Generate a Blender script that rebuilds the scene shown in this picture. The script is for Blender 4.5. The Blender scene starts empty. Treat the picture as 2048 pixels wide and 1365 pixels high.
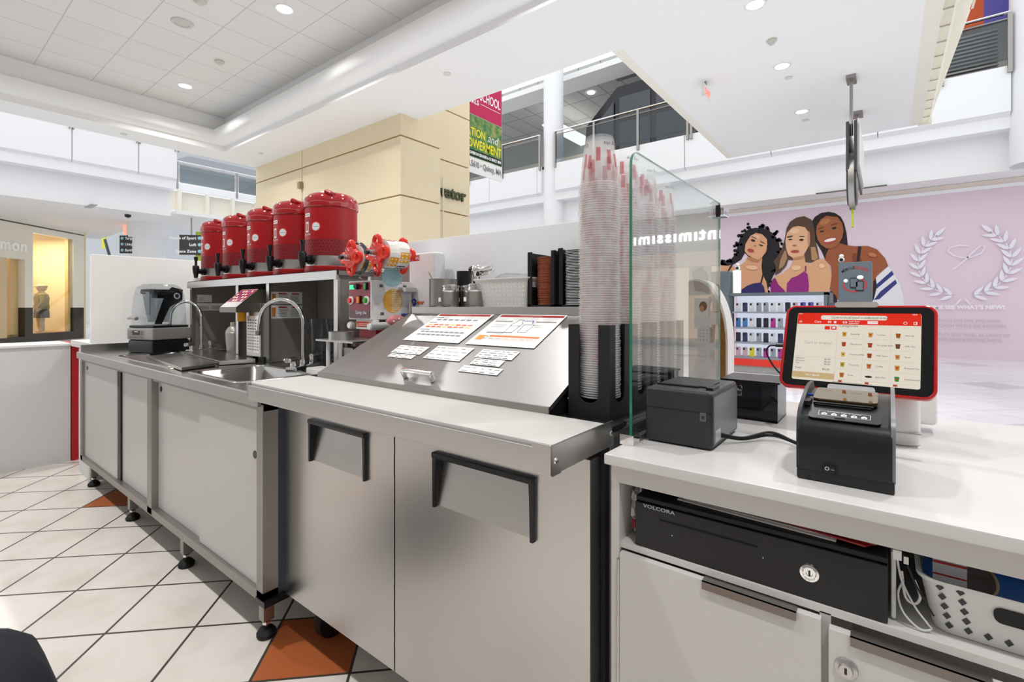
import bpy, bmesh, math, random
from mathutils import Vector, Matrix
PI = math.pi
S = bpy.context.scene
# ------------------------------------------------------------ camera
cd = bpy.data.cameras.new('camera'); cam = bpy.data.objects.new('camera', cd)
S.collection.objects.link(cam); S.camera = cam
cd.sensor_width = 36.0; cd.lens = 968.0/2048*36; cd.clip_start = 0.02; cd.clip_end = 200
cd.shift_y = -(682.5-614)/2048
cam.location = (0, 0, 1.18)
cam.rotation_euler = (PI/2, 0, math.radians(37.78))
# ------------------------------------------------------------ world: skylit atrium beyond the open sides
W = bpy.data.worlds.new('atrium'); S.world = W; W.use_nodes = True
W.node_tree.nodes['Background'].inputs[0].default_value = (0.96, 0.98, 1.0, 1)
W.node_tree.nodes['Background'].inputs[1].default_value = 1.12
S.view_settings.view_transform = 'Standard'; S.view_settings.look = 'None'
S.view_settings.gamma = 1.0; S.view_settings.use_curve_mapping = False
S.view_settings.exposure = 0.39
S.cycles.transparent_max_bounces = 100; S.cycles.max_bounces = 10; S.cycles.diffuse_bounces = 7
S.cycles.sample_clamp_indirect = 6.0

def area(name, loc, size, power, col=(1, .985, .965), shape='DISK', rot=(0, 0, 0), spread=PI):
    l = bpy.data.lights.new(name, 'AREA'); l.shape = shape; l.energy = power; l.color = col
    if shape == 'RECTANGLE': l.size, l.size_y = size
    else: l.size = size
    l.spread = spread
    o = bpy.data.objects.new(name, l); o.location = loc; o.rotation_euler = rot; S.collection.objects.link(o); return o

# ------------------------------------------------------------ materials
MT = {}
def mat(name, col=(.8, .8, .8), rough=.5, metal=0., emit=None, es=1., alpha=1., spec=.5, trans=0., ior=1.45, coat=0., bump=None, var=None):
    if name in MT: return MT[name]
    m = bpy.data.materials.new(name); m.use_nodes = True; nt = m.node_tree; b = nt.nodes['Principled BSDF']
    b.inputs['Base Color'].default_value = (*col, 1); b.inputs['Roughness'].default_value = rough
    b.inputs['Metallic'].default_value = metal; b.inputs['Alpha'].default_value = alpha
    b.inputs['Specular IOR Level'].default_value = spec; b.inputs['Transmission Weight'].default_value = trans
    b.inputs['IOR'].default_value = ior; b.inputs['Coat Weight'].default_value = coat
    if emit: b.inputs['Emission Color'].default_value = (*emit, 1); b.inputs['Emission Strength'].default_value = es
    tc = None
    if bump or var:
        tc = nt.nodes.new('ShaderNodeTexCoord'); mp = nt.nodes.new('ShaderNodeMapping'); nt.links.new(tc.outputs['Object'], mp.inputs[0])
    if bump:   # (scale xyz, strength)
        mp.inputs['Scale'].default_value = bump[0]
        n = nt.nodes.new('ShaderNodeTexNoise'); n.inputs['Scale'].default_value = 1; n.inputs['Detail'].default_value = 3
        nt.links.new(mp.outputs[0], n.inputs['Vector'])
        bp = nt.nodes.new('ShaderNodeBump'); bp.inputs['Strength'].default_value = bump[1]; bp.inputs['Distance'].default_value = .002
        nt.links.new(n.outputs[0], bp.inputs['Height']); nt.links.new(bp.outputs[0], b.inputs['Normal'])
    if var:    # (scale, colour2, amount)
        n2 = nt.nodes.new('ShaderNodeTexNoise'); n2.inputs['Scale'].default_value = var[0]; n2.inputs['Detail'].default_value = 6
        nt.links.new(tc.outputs['Object'], n2.inputs['Vector'])
        rp = nt.nodes.new('ShaderNodeMapRange'); rp.inputs[1].default_value = .4; rp.inputs[2].default_value = .7; rp.inputs[4].default_value = var[2]
        nt.links.new(n2.outputs[0], rp.inputs[0])
        mx = nt.nodes.new('ShaderNodeMix'); mx.data_type = 'RGBA'; mx.inputs[6].default_value = (*col, 1); mx.inputs[7].default_value = (*var[1], 1)
        nt.links.new(rp.outputs[0], mx.inputs[0]); nt.links.new(mx.outputs[2], b.inputs['Base Color'])
    MT[name] = m; return m
def hexc(h):
    c = [int(h[i:i+2], 16)/255 for i in (0, 2, 4)]
    return tuple(x/12.92 if x <= .04045 else ((x+.055)/1.055)**2.4 for x in c)
def flat(h, rough=.5, **k): return mat('c_'+h+str(rough), hexc(h), rough, **k)

STEEL = mat('brushed_steel', hexc('c6c4c2'), .32, 1., bump=((6, 6, 400), .04))
STEELL = mat('steel_lid', hexc('aaa8a6'), .40, 1., bump=((6, 6, 400), .04))
STEELH = mat('steel_worktop', hexc('bdbbb8'), .24, 1., bump=((3, 300, 3), .04))
STEELD = mat('steel_dull', hexc('a09d99'), .42, 1.)
STEELI = mat('steel_cabinet_interior', hexc('8f8a86'), .45, .25)
CHROME = mat('chrome', (.85, .85, .86), .07, 1.)
DOORP = mat('grey_laminate', hexc('cac9c7'), .35, .1)
WHITEP = mat('white_paint', hexc('e6e6e6'), .5)
WALLP = mat('white_laminate_panel', hexc('f2f4f8'), .3)
SOFF = mat('ceiling_paint', hexc('efefef'), .8)
FASC = mat('balcony_white', hexc('eff0f2'), .55)
CREAM = mat('cream_paint', hexc('ece8dc'), .6)
BEIGE = mat('beige_stone_panel', hexc('e9dab8'), .55)
BEIGEL = mat('beige_groove', hexc('b59d70'), .7)
BOARD = mat('cutting_board', hexc('c6c4c0'), .38)
BLACK = mat('black_plastic', hexc('141519'), .32)
BLACKM = mat('black_matte', hexc('17181a'), .55)
PRN = mat('printer_charcoal', hexc('2f3034'), .42, bump=((700, 700, 700), .08))
PRNB = mat('printer_black', hexc('1c1d20'), .3, bump=((900, 900, 900), .06))
RUB = mat('rubber', hexc('0e0e0f'), .6)
REDB = mat('red_barrel', hexc('a80f18'), .33)
REDL = mat('red_lid', hexc('a80f18'), .07, coat=1.)
REDK = mat('red_plastic', hexc('e0301e'), .25)
RED = mat('red_trim', hexc('b01518'), .35)
PAPER = mat('paper', hexc('f4f3f1'), .35)
INK = mat('ink', hexc('3a3a3e'), .6)
INKL = mat('ink_light', hexc('8e8e92'), .6)
WPL = mat('white_plastic', hexc('ebebea'), .35)
LEAF = mat('painted_white_text', (.9, .9, .9), .5)
LAMP = mat('lamp_disc', (1, 1, 1), .5, emit=(1, .97, .93), es=6)

def nodemat(name, rough):
    m = bpy.data.materials.new(name); m.use_nodes = True; nt = m.node_tree; MT[name] = m
    b = nt.nodes['Principled BSDF']; b.inputs['Roughness'].default_value = rough
    return m, nt, b
def brickmat(name, c1, c2, cm, w, h, mortar, rot=0, off=(0, 0, 0), rough=.3, accent=None, offset=0., var=None):
    m, nt, b = nodemat(name, rough); L = nt.links; N = nt.nodes.new
    g = N('ShaderNodeNewGeometry'); mp = N('ShaderNodeMapping'); mp.vector_type = 'TEXTURE'
    mp.inputs['Location'].default_value = off; mp.inputs['Rotation'].default_value = (0, 0, rot)
    L.new(g.outputs['Position'], mp.inputs[0])
    br = N('ShaderNodeTexBrick'); br.offset = offset; br.squash = 1
    br.inputs['Scale'].default_value = 1; br.inputs['Brick Width'].default_value = w; br.inputs['Row Height'].default_value = h
    br.inputs['Mortar Size'].default_value = mortar; br.inputs['Mortar Smooth'].default_value = .05; br.inputs['Bias'].default_value = 0
    br.inputs['Color1'].default_value = (*c1, 1); br.inputs['Color2'].default_value = (*c2, 1); br.inputs['Mortar'].default_value = (*cm, 1)
    L.new(mp.outputs[0], br.inputs['Vector']); out = br.outputs['Color']
    def mix(f, a, c):
        mx = N('ShaderNodeMix'); mx.data_type = 'RGBA'
        L.new(f, mx.inputs[0]); L.new(a, mx.inputs[6])
        if isinstance(c, tuple): mx.inputs[7].default_value = (*c, 1)
        else: L.new(c, mx.inputs[7])
        return mx.outputs[2]
    if var:
        n = N('ShaderNodeTexNoise'); n.inputs['Scale'].default_value = var[0]; n.inputs['Detail'].default_value = 8; L.new(g.outputs['Position'], n.inputs['Vector'])
        r = N('ShaderNodeMapRange'); r.inputs[1].default_value = .45; r.inputs[2].default_value = .75; r.inputs[4].default_value = var[2]; L.new(n.outputs[0], r.inputs[0])
        mort = N('ShaderNodeMath'); mort.operation = 'MULTIPLY'; inv = N('ShaderNodeMath'); inv.operation = 'SUBTRACT'; inv.inputs[0].default_value = 1
        L.new(br.outputs['Fac'], inv.inputs[1]); L.new(r.outputs[0], mort.inputs[0]); L.new(inv.outputs[0], mort.inputs[1])
        out = mix(mort.outputs[0], out, var[1])
    if accent:
        col, per, ia, ib = accent
        sp = N('ShaderNodeSeparateXYZ'); L.new(mp.outputs[0], sp.inputs[0]); fs = []
        for ax, idx in ((0, ia), (1, ib)):
            d = N('ShaderNodeMath'); d.operation = 'DIVIDE'; d.inputs[1].default_value = w; L.new(sp.outputs[ax], d.inputs[0])
            fl = N('ShaderNodeMath'); fl.operation = 'FLOOR'; L.new(d.outputs[0], fl.inputs[0])
            md = N('ShaderNodeMath'); md.operation = 'FLOORED_MODULO'; md.inputs[1].default_value = per; L.new(fl.outputs[0], md.inputs[0])
            c = N('ShaderNodeMath'); c.operation = 'COMPARE'; c.inputs[1].default_value = idx; c.inputs[2].default_value = .1; L.new(md.outputs[0], c.inputs[0]); fs.append(c.outputs[0])
        a = N('ShaderNodeMath'); a.operation = 'MULTIPLY'; L.new(fs[0], a.inputs[0]); L.new(fs[1], a.inputs[1])
        inv = N('ShaderNodeMath'); inv.operation = 'SUBTRACT'; inv.inputs[0].default_value = 1; L.new(br.outputs['Fac'], inv.inputs[1])
        a2 = N('ShaderNodeMath'); a2.operation = 'MULTIPLY'; L.new(a.outputs[0], a2.inputs[0]); L.new(inv.outputs[0], a2.inputs[1])
        out = mix(a2.outputs[0], out, col)
    L.new(out, b.inputs['Base Color'])
    return m
KFLOOR = brickmat('kiosk_floor_tile', hexc('ece6de'), hexc('e7e1d9'), hexc('4a423b'), .305, .305, .0048, PI/4, (-2.23, .48, 0), .28, accent=(hexc('b5643a'), 5, 2, 4), var=(5, hexc('c8c0b4'), .5))
MFLOOR = brickmat('mall_floor_tile', hexc('e6e7ea'), hexc('e0e1e5'), hexc('b9babd'), .6, .6, .006, PI/4, (0, 0, 0), .12, accent=(hexc('c3c4c8'), 4, 1, 2), var=(3, hexc('cfd1d6'), .5))
CTILE = brickmat('ceiling_tile', hexc('dedddb'), hexc('dbdad8'), hexc('c3c1be'), .612, .626, .007, 0, (-6.406, 1.262, 0), .9)
CTILE2 = brickmat('upper_ceiling_tile', hexc('b4b5b6'), hexc('aeb0b0'), hexc('8e8f90'), .9, 1.8, .03, 0, (0, 0, 0), .9)

def glassmat(name, tint, refl=1.0, ior=1.5, rough=0.0):
    m = bpy.data.materials.new(name); m.use_nodes = True; nt = m.node_tree; nt.nodes.remove(nt.nodes['Principled BSDF'])
    o = nt.nodes['Material Output']; t = nt.nodes.new('ShaderNodeBsdfTransparent'); t.inputs[0].default_value = (*tint, 1)
    g = nt.nodes.new('ShaderNodeBsdfGlossy'); g.inputs['Roughness'].default_value = rough
    lw = nt.nodes.new('ShaderNodeLayerWeight'); lw.inputs[0].default_value = .5
    pw = nt.nodes.new('ShaderNodeMath'); pw.operation = 'POWER'; pw.inputs[1].default_value = 5; nt.links.new(lw.outputs['Facing'], pw.inputs[0])
    fr = nt.nodes.new('ShaderNodeMath'); fr.operation = 'MULTIPLY_ADD'; r0 = ((ior-1)/(ior+1))**2; fr.inputs[1].default_value = 1-r0; fr.inputs[2].default_value = r0; nt.links.new(pw.outputs[0], fr.inputs[0])
    mx = nt.nodes.new('ShaderNodeMixShader'); nt.links.new(fr.outputs[0], mx.inputs[0]); nt.links.new(t.outputs[0], mx.inputs[1]); nt.links.new(g.outputs[0], mx.inputs[2])
    nt.links.new(mx.outputs[0], o.inputs[0]); MT[name] = m; return m
GLASS = glassmat('clear_glass', (.955, .975, .97), ior=1.7)
GLASSF = glassmat('balcony_glass', (.62, .66, .68))
SMOKE = glassmat('smoked_cover', (.82, .85, .87))
JUG = glassmat('grey_clear_plastic', (.6, .63, .67))
GEDGE = mat('green_glass_edge', hexc('0b7a5a'), .12, alpha=.9, coat=1.)

def cupmat():
    m, nt, b = nodemat('printed_clear_cup', .25); L = nt.links; N = nt.nodes.new
    tc = N('ShaderNodeTexCoord'); sp = N('ShaderNodeSeparateXYZ'); L.new(tc.outputs['Object'], sp.inputs[0])
    def M(op, a, c=None, d=None):
        n = N('ShaderNodeMath'); n.operation = op
        for i, x in enumerate((a, c, d)):
            if x is None: continue
            if isinstance(x, (int, float)): n.inputs[i].default_value = x
            else: L.new(x, n.inputs[i])
        return n.outputs[0]
    ang = M('ARCTAN2', sp.outputs[1], sp.outputs[0])
    fr = M('FRACT', M('MULTIPLY_ADD', ang, 3/(2*PI), 3.0))
    a = M('LESS_THAN', M('ABSOLUTE', M('SUBTRACT', fr, .5)), .06)
    z = M('LESS_THAN', M('ABSOLUTE', M('SUBTRACT', sp.outputs[2], .066)), .016)
    f = M('MULTIPLY', a, z)
    mx = N('ShaderNodeMix'); mx.data_type = 'RGBA'; mx.inputs[6].default_value = (*hexc('f2f1f1'), 1); mx.inputs[7].default_value = (*hexc('c8202a'), 1)
    L.new(f, mx.inputs[0]); o = nt.nodes['Material Output']; nt.nodes.remove(b)
    df = N('ShaderNodeBsdfDiffuse'); tl = N('ShaderNodeBsdfTranslucent'); gl = N('ShaderNodeBsdfGlossy'); gl.inputs['Roughness'].default_value = .25; tr = N('ShaderNodeBsdfTransparent')
    L.new(mx.outputs[2], df.inputs[0]); L.new(mx.outputs[2], tl.inputs[0])
    m1 = N('ShaderNodeMixShader'); m1.inputs[0].default_value = .5; L.new(df.outputs[0], m1.inputs[1]); L.new(tl.outputs[0], m1.inputs[2])
    m2 = N('ShaderNodeMixShader'); m2.inputs[0].default_value = .08; L.new(m1.outputs[0], m2.inputs[1]); L.new(gl.outputs[0], m2.inputs[2])
    m3 = N('ShaderNodeMixShader'); L.new(tr.outputs[0], m3.inputs[1]); L.new(m2.outputs[0], m3.inputs[2]); L.new(m3.outputs[0], o.inputs[0])
    L.new(M('MULTIPLY_ADD', f, .6, .10), m3.inputs[0])
    return m
CUP = cupmat()
CUPRIM = mat('cup_rim', hexc('f5f4f4'), .2, alpha=.3)

# ------------------------------------------------------------ mesh builder
ORG = {}
def frame(o, x, y):
    o, x, y = Vector(o), Vector(x).normalized(), Vector(y).normalized(); z = x.cross(y).normalized(); y = z.cross(x)
    return Matrix(((x[0], y[0], z[0], o[0]), (x[1], y[1], z[1], o[1]), (x[2], y[2], z[2], o[2]), (0, 0, 0, 1)))
class MB:
    def __init__(s): s.wn = False; s.v = []; s.f = []; s.m = []; s.mats = []
    def add(s, vs, fs, m, M=None):
        if m.name not in [x.name for x in s.mats]: s.mats.append(m)
        k = [x.name for x in s.mats].index(m.name); n = len(s.v)
        for p in vs:
            p = Vector(p); s.v.append(M @ p if M else p)
        for f in fs: s.f.append([i+n for i in f]); s.m.append(k)
        return s
    def box(s, x0, x1, y0, y1, z0, z1, m, bev=0, M=None, seg=2):
        x0, x1 = min(x0, x1), max(x0, x1); y0, y1 = min(y0, y1), max(y0, y1); z0, z1 = min(z0, z1), max(z0, z1)
        if bev <= 0:
            vs = [(x, y, z) for z in (z0, z1) for y in (y0, y1) for x in (x0, x1)]
            return s.add(vs, [(0, 2, 3, 1), (4, 5, 7, 6), (0, 1, 5, 4), (2, 6, 7, 3), (0, 4, 6, 2), (1, 3, 7, 5)], m, M)
        s.wn = True; b = bmesh.new(); bmesh.ops.create_cube(b, size=1)
        for v in b.verts: v.co = Vector(((x0+x1)/2+v.co.x*(x1-x0), (y0+y1)/2+v.co.y*(y1-y0), (z0+z1)/2+v.co.z*(z1-z0)))
        bmesh.ops.bevel(b, geom=b.edges[:], offset=bev, segments=seg, affect='EDGES', profile=.5)
        s.bm(b, m, M); return s
    def bm(s, b, m, M=None):
        b.verts.index_update(); s.add([v.co.copy() for v in b.verts], [[v.index for v in f.verts] for f in b.faces], m, M); b.free()
    def quad(s, ps, m, M=None): return s.add(ps, [tuple(range(len(ps)))], m, M)
    def poly(s, pts, m, M=None, z=0): return s.add([(x, y, z) for x, y in pts], [tuple(range(len(pts)))], m, M)
    def rect(s, x0, y0, x1, y1, m, M=None, z=0): return s.poly([(x0, y0), (x1, y0), (x1, y1), (x0, y1)], m, M, z)
    def prism(s, pts, z0, z1, m, M=None):
        n = len(pts); a = sum(pts[i][0]*pts[(i+1) % n][1]-pts[(i+1) % n][0]*pts[i][1] for i in range(n))
        if a < 0: pts = pts[::-1]
        if z0 > z1: z0, z1 = z1, z0
        vs = [(x, y, z0) for x, y in pts]+[(x, y, z1) for x, y in pts]
        return s.add(vs, [tuple(range(n-1, -1, -1)), tuple(range(n, 2*n))]+[(i, (i+1) % n, n+(i+1) % n, n+i) for i in range(n)], m, M)
    def lathe(s, prof, m, c=(0, 0, 0), n=32, M=None, a0=0, a1=2*PI, mz=None):
        full = abs(a1-a0-2*PI) < 1e-6; k = n if full else n+1
        vs = []
        for r, z in prof:
            for i in range(k):
                a = a0+(a1-a0)*i/n; vs.append((c[0]+r*math.cos(a), c[1]+r*math.sin(a), c[2]+z))
        fs = []
        for j in range(len(prof)-1):
            for i in range(n):
                i2 = (i+1) % k; fs.append((j*k+i, j*k+i2, (j+1)*k+i2, (j+1)*k+i))
        return s.add(vs, fs, m, M)
    def cyl(s, p0, p1, r0, m, r1=None, n=20, caps=True):
        p0, p1 = Vector(p0), Vector(p1); r1 = r0 if r1 is None else r1; d = p1-p0; L = d.length
        up = Vector((0, 0, 1)) if abs(d.normalized().z) < .95 else Vector((1, 0, 0)); x = up.cross(d).normalized(); y = d.normalized().cross(x)
        M = frame(p0, x, y); vs = []
        for r, z in ((r0, 0), (r1, L)): vs += [(r*math.cos(2*PI*i/n), r*math.sin(2*PI*i/n), z) for i in range(n)]
        fs = [(i, (i+1) % n, n+(i+1) % n, n+i) for i in range(n)]
        if caps: fs += [tuple(range(n-1, -1, -1)), tuple(range(n, 2*n))]
        return s.add(vs, fs, m, M)
    def tube(s, pts, r, m, n=10, closed=False):
        pts = [Vector(p) for p in pts]; K = len(pts); rs = r if isinstance(r, (list, tuple)) else [r]*K
        vs = []; prev = None
        for i, p in enumerate(pts):
            a = pts[(i-1) % K] if (i or closed) else p; b = pts[(i+1) % K] if (i < K-1 or closed) else p
            t = (b-a).normalized()
            if prev is None: x = t.orthogonal().normalized()
            else: x = (prev-t*prev.dot(t)).normalized()
            prev = x; y = t.cross(x)
            vs += [p+(x*math.cos(2*PI*j/n)+y*math.sin(2*PI*j/n))*rs[i] for j in range(n)]
        fs = []
        for i in range(K if closed else K-1):
            i2 = (i+1) % K
            for j in range(n): fs.append((i*n+j, i*n+(j+1) % n, i2*n+(j+1) % n, i2*n+j))
        if not closed: fs += [tuple(range(n-1, -1, -1)), tuple((K-1)*n+j for j in range(n))]
        return s.add(vs, fs, m)
    def sph(s, c, r, m, n=16, M=None):
        rx, ry, rz = (r, r, r) if isinstance(r, (int, float)) else r; k = max(6, n//2); vs = []
        for j in range(k+1):
            t = PI*j/k
            for i in range(n): vs.append((c[0]+rx*math.sin(t)*math.cos(2*PI*i/n), c[1]+ry*math.sin(t)*math.sin(2*PI*i/n), c[2]-rz*math.cos(t)))
        return s.add(vs, [(j*n+i, j*n+(i+1) % n, (j+1)*n+(i+1) % n, (j+1)*n+i) for j in range(k) for i in range(n)], m, M)
    def loft(s, rings, m, cap0=False, cap1=False, M=None):
        n = len(rings[0]); vs = [p for r in rings for p in r]
        fs = [(j*n+i, j*n+(i+1) % n, (j+1)*n+(i+1) % n, (j+1)*n+i) for j in range(len(rings)-1) for i in range(n)]
        if cap0: fs.append(tuple(range(n-1, -1, -1)))
        if cap1: fs.append(tuple((len(rings)-1)*n+i for i in range(n)))
        return s.add(vs, fs, m, M)
    def text(s, body, size, M, m, align='LEFT', ex=.0, sx=1., bold=0., sp=1., shear=0.):
        cu = bpy.data.curves.new('t', 'FONT'); cu.body = body; cu.size = size; cu.align_x = align; cu.extrude = ex; cu.offset = bold; cu.space_character = sp; cu.shear = shear
        cu.resolution_u = 3
        o = bpy.data.objects.new('t', cu); me = bpy.data.meshes.new_from_object(o)
        s.add([(v.co.x*sx, v.co.y, v.co.z) for v in me.vertices], [tuple(p.vertices) for p in me.polygons], m, M)
        bpy.data.objects.remove(o); bpy.data.curves.remove(cu); bpy.data.meshes.remove(me); return s
    def obj(s, name, parent=None, label=None, cat=None, group=None, kind=None, sharp=32, local=False, smooth=True, solid=0):
        me = bpy.data.meshes.new(name)
        if parent is not None: org = ORG[parent.name]
        elif local: org = Vector((0, 0, 0))
        else:
            xs = [v.x for v in s.v]; ys = [v.y for v in s.v]; org = Vector(((min(xs)+max(xs))/2, (min(ys)+max(ys))/2, min(v.z for v in s.v)))
        me.from_pydata([v-org for v in s.v], [], s.f); me.update()
        for m in s.mats: me.materials.append(m)
        me.polygons.foreach_set('material_index', s.m)
        if smooth:
            me.polygons.foreach_set('use_smooth', [True]*len(me.polygons)); me.set_sharp_from_angle(angle=math.radians(sharp))
        o = bpy.data.objects.new(name, me); S.collection.objects.link(o)
        if s.wn: w = o.modifiers.new('weighted_normals', 'WEIGHTED_NORMAL'); w.keep_sharp = True
        if parent is not None: o.parent = parent
        else: o.location = org
        ORG[o.name] = org; setp(o, label, cat, group, kind)
        return o
def setp(o, label=None, cat=None, group=None, kind=None):
    for k, v in (('label', label), ('category', cat), ('group', group), ('kind', kind)):
        if v: o[k] = v
    return o
def thing(name, label, cat, loc=(0, 0, 0), group=None, rotz=0):
    o = bpy.data.objects.new(name, None); S.collection.objects.link(o); o.empty_display_size = .05
    o.location = loc; o.rotation_euler = (0, 0, rotz); ORG[o.name] = Vector((0, 0, 0)) if rotz == 'l' else Vector(loc)
    return setp(o, label, cat, group)
def lthing(name, label, cat, loc, group=None, rotz=0):          # parts are modelled around (0,0,0)
    o = thing(name, label, cat, loc, group); o.rotation_euler = (0, 0, rotz); ORG[o.name] = Vector((0, 0, 0)); return o
def dup(r, loc, rotz=None, label=None, group=None, parent=None, scale=None):
    c = r.copy(); S.collection.objects.link(c)
    if parent is not None: c.parent = parent
    else:
        c.location = loc
        if rotz is not None: c.rotation_euler = (0, 0, rotz)
        if scale: c.scale = scale
    if label: c['label'] = label
    if group: c['group'] = group
    ORG[c.name] = ORG[r.name]
    for ch in list(r.children): dup(ch, None, parent=c)
    return c
def struct(b, name, **k): return b.obj(name, kind='structure', **k)
def rrect(cx, cy, w, d, r, n=5):
    out = []
    for sx, sy, a0 in ((1, 1, 0), (-1, 1, PI/2), (-1, -1, PI), (1, -1, 1.5*PI)):
        for i in range(n+1):
            a = a0+PI/2*i/n; out.append((cx+sx*(w/2-r)+r*math.cos(a), cy+sy*(d/2-r)+r*math.sin(a)))
    return out
def z3(l, z): return [(x, y, z) for x, y in l]
XZ = lambda x, y, z: frame((x, y, z), (1, 0, 0), (0, 0, 1))          # plane facing -Y: local x right, local y up
YZ = lambda x, y, z: frame((x, y, z), (0, 1, 0), (0, 0, 1))          # plane facing +X
XY = lambda x, y, z: frame((x, y, z), (1, 0, 0), (0, 1, 0))
def onY(x, y, z): return frame((x, y, z), (-1, 0, 0), (0, 0, 1))     # facing +Y
random.seed(7)
# ============================================================ THE SETTING
b = MB(); b.box(-4.95, 1.6, -3, 1.62, -.06, 0, KFLOOR); struct(b, 'floor')
b = MB(); b.box(-45, 30, -30, 40, -.2, -.062, MFLOOR)
b.box(-45, -4.96, -30, 40, -.062, -.004, MFLOOR); b.box(-4.96, 30, 1.625, 40, -.062, -.004, MFLOOR); b.box(1.61, 30, -30, 1.62, -.062, -.004, MFLOOR); b.box(-4.95, 1.6, -30, -3.01, -.062, -.004, MFLOOR)
struct(b, 'floor')
# coffered ceiling over the kiosk: soffit profile swept round the corner; (oy, ox, z): distance outward from the lip along y and x
prof = [(.22, .12, 4.62), (.22, .12, 4.34), (.05, .04, 4.33), (0, 0, 4.31), (-.015, -.01, 4.26), (0, 0, 4.20), (.05, .03, 4.14), (.12, .07, 4.11), (.19, .11, 4.10), (.24, .14, 4.10), (.24, .14, 4.0), (1.37, .72, 4.0), (1.37, .72, 4.75)]
b = MB(); vs = []
for oy, ox, z in prof: vs += [(7, 3.53+oy, z), (-9.4-ox, 3.53+oy, z), (-9.4-ox, -7, z)]
b.add(vs, [(3*i+k, 3*i+3+k, 3*i+4+k, 3*i+1+k) for i in range(len(prof)-1) for k in (0, 1)], SOFF)
struct(b, 'trim_1', sharp=50)
b = MB(); b.box(-9.6, 7, -7, 3.8, 4.6, 4.7, CTILE); struct(b, 'ceiling')
# elevator block: beige panels with grooves
b = MB()
def panels(b, fixed, axis, a0, a1, zs, cuts=()):
    # a faced wall: slabs between grooves standing 3 cm proud of a darker core
    for z0, z1 in zip(zs[:-1], zs[1:]):
        edges = [a0]+list(cuts)+[a1]
        for e0, e1 in zip(edges[:-1], edges[1:]):
            g = .012; e0g = e0+(g if e0 != a0 else 0); e1g = e1-(g if e1 != a1 else 0)
            if axis == 'x': b.box(e0g, e1g, fixed, fixed+.06, z0+g, z1-g, BEIGE)
            else: b.box(fixed-.06, fixed, e0g, e1g, z0+g, z1-g, BEIGE)
zs = [0, 1.07, 1.94, 2.81, 3.68, 4.55, 6]
b.box(-10.05, -5.62, 4.6, 5.36, 0, 6, BEIGEL); panels(b, 4.57, 'x', -10.1, -5.59, zs, (-8.32,)); panels(b, -5.59, 'y', 4.632, 5.36, zs)
b.box(-10.1, -6.0, 5.3, 5.88, 0, 7, BEIGEL); b.box(-10.1, -6.3, 5.88, 6.44, 0, 7, BEIGEL); b.box(-6.06, -6.03, 5.88, 6.44, 0, 7, BEIGEL); panels(b, -5.97, 'y', 5.36, 6.45, zs+[7])
b.box(-8.36, -8.28, 4.50, 4.6, 3.3, 3.42, flat('9a8a66'))
struct(b, 'wall_elevator')
b = MB(); b.text('Elevator', .29, YZ(-5.95, 6.32, 3.05), flat('4a5236'), 'RIGHT', ex=.015, bold=.006)
b.obj('elevator_sign', label='dark raised letters reading Elevator on the beige block behind the kiosk', cat='sign')
b = MB(); b.cyl((-5.92, 5.74, 2.2), (-5.92, 5.74, 3.36), .012, CREAM); b.obj('conduit', label='thin pale vertical rod on the beige elevator block crossing the sign', cat='rod')
# bridge underside
b = MB(); b.box(-2.31, .28, 4.91, 9.85, 4.02, 4.3, SOFF)
b.box(-2.42, -2.31, 4.91, 9.85, 4.02, 5.1, CREAM)
struct(b, 'ceiling')
b = MB(); b.box(.28, .42, 4.2, 9.85, 4.02, 4.3, CREAM)
b.add([(.42, 4.2, 4.02), (.42, 9.85, 4.02), (.78, 9.85, 5.6), (.78, 4.2, 5.6)], [(0, 1, 2, 3)], CREAM)
for i in range(16):
    y = 4.3+i*.37; b.add([(.42, y, 4.02), (.42, y+.04, 4.02), (.50, y+.04, 4.02), (.50, y, 4.02), (.78, y, 5.6), (.78, y+.04, 5.6), (.98, y+.04, 5.6), (.98, y, 5.6)], [(0, 1, 5, 4), (1, 2, 6, 5), (2, 3, 7, 6), (3, 0, 4, 7)], CREAM)
b.add([(.50, 4.2, 4.0), (.50, 9.85, 4.0), (.53, 9.85, 4.06), (.53, 4.2, 4.06), (.98, 4.2, 5.6), (.98, 9.85, 5.6), (1.01, 9.85, 5.6), (1.01, 4.2, 5.6)], [(0, 1, 2, 3), (4, 5, 6, 7)], CREAM)
b.box(.38, .54, 9.8, 9.86, 4.0, 4.1, CREAM)
struct(b, 'trim_2')
# far gallery along Y: fascia, sloping underside, storefront soffit and wall
b = MB()
for x0, x1 in ((-16, -9.38), (-8.8, 1.95)):
    for s0 in [x0+k*2.16 for k in range(int((x1-x0)/2.16)+1)]:
        s1 = min(s0+2.14, x1)
        if s1-s0 < .1: continue
        b.box(s0, s1, 13.7, 13.8, 5.09, 6.0, FASC)
        b.add([(s0, 13.7, 5.09), (s1, 13.7, 5.09), (s1, 14.2, 4.78), (s0, 14.2, 4.78), (s0, 14.2, 5.09), (s1, 14.2, 5.09)], [(0, 3, 2, 1), (0, 4, 3), (1, 2, 5)], FASC)
b.box(-16, 14, 13.82, 14.3, 4.78, 6.0, FASC); b.box(-16, 14, 14.2, 14.4, 4.1, 4.78, FASC)
b.box(-16, 14, 14.2, 15.1, 4.0, 4.1, SOFF); b.box(-16, 14, 13.82, 20, 5.9, 6.0, SOFF)
struct(b, 'wall_far')
b = MB(); b.box(-5.2, 2.95, 15.0, 15.3, 0, 3.995, flat('ece0d6')); b.box(-12, -3.95, 15.02, 15.3, 0, 4.0, flat('c6c9cb')); struct(b, 'wall_far')
b = MB(); b.lathe([(.55, 0), (.55, 9.3)], FASC, (2.5, 13.9, 4.0)); struct(b, 'wall_column')
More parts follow.
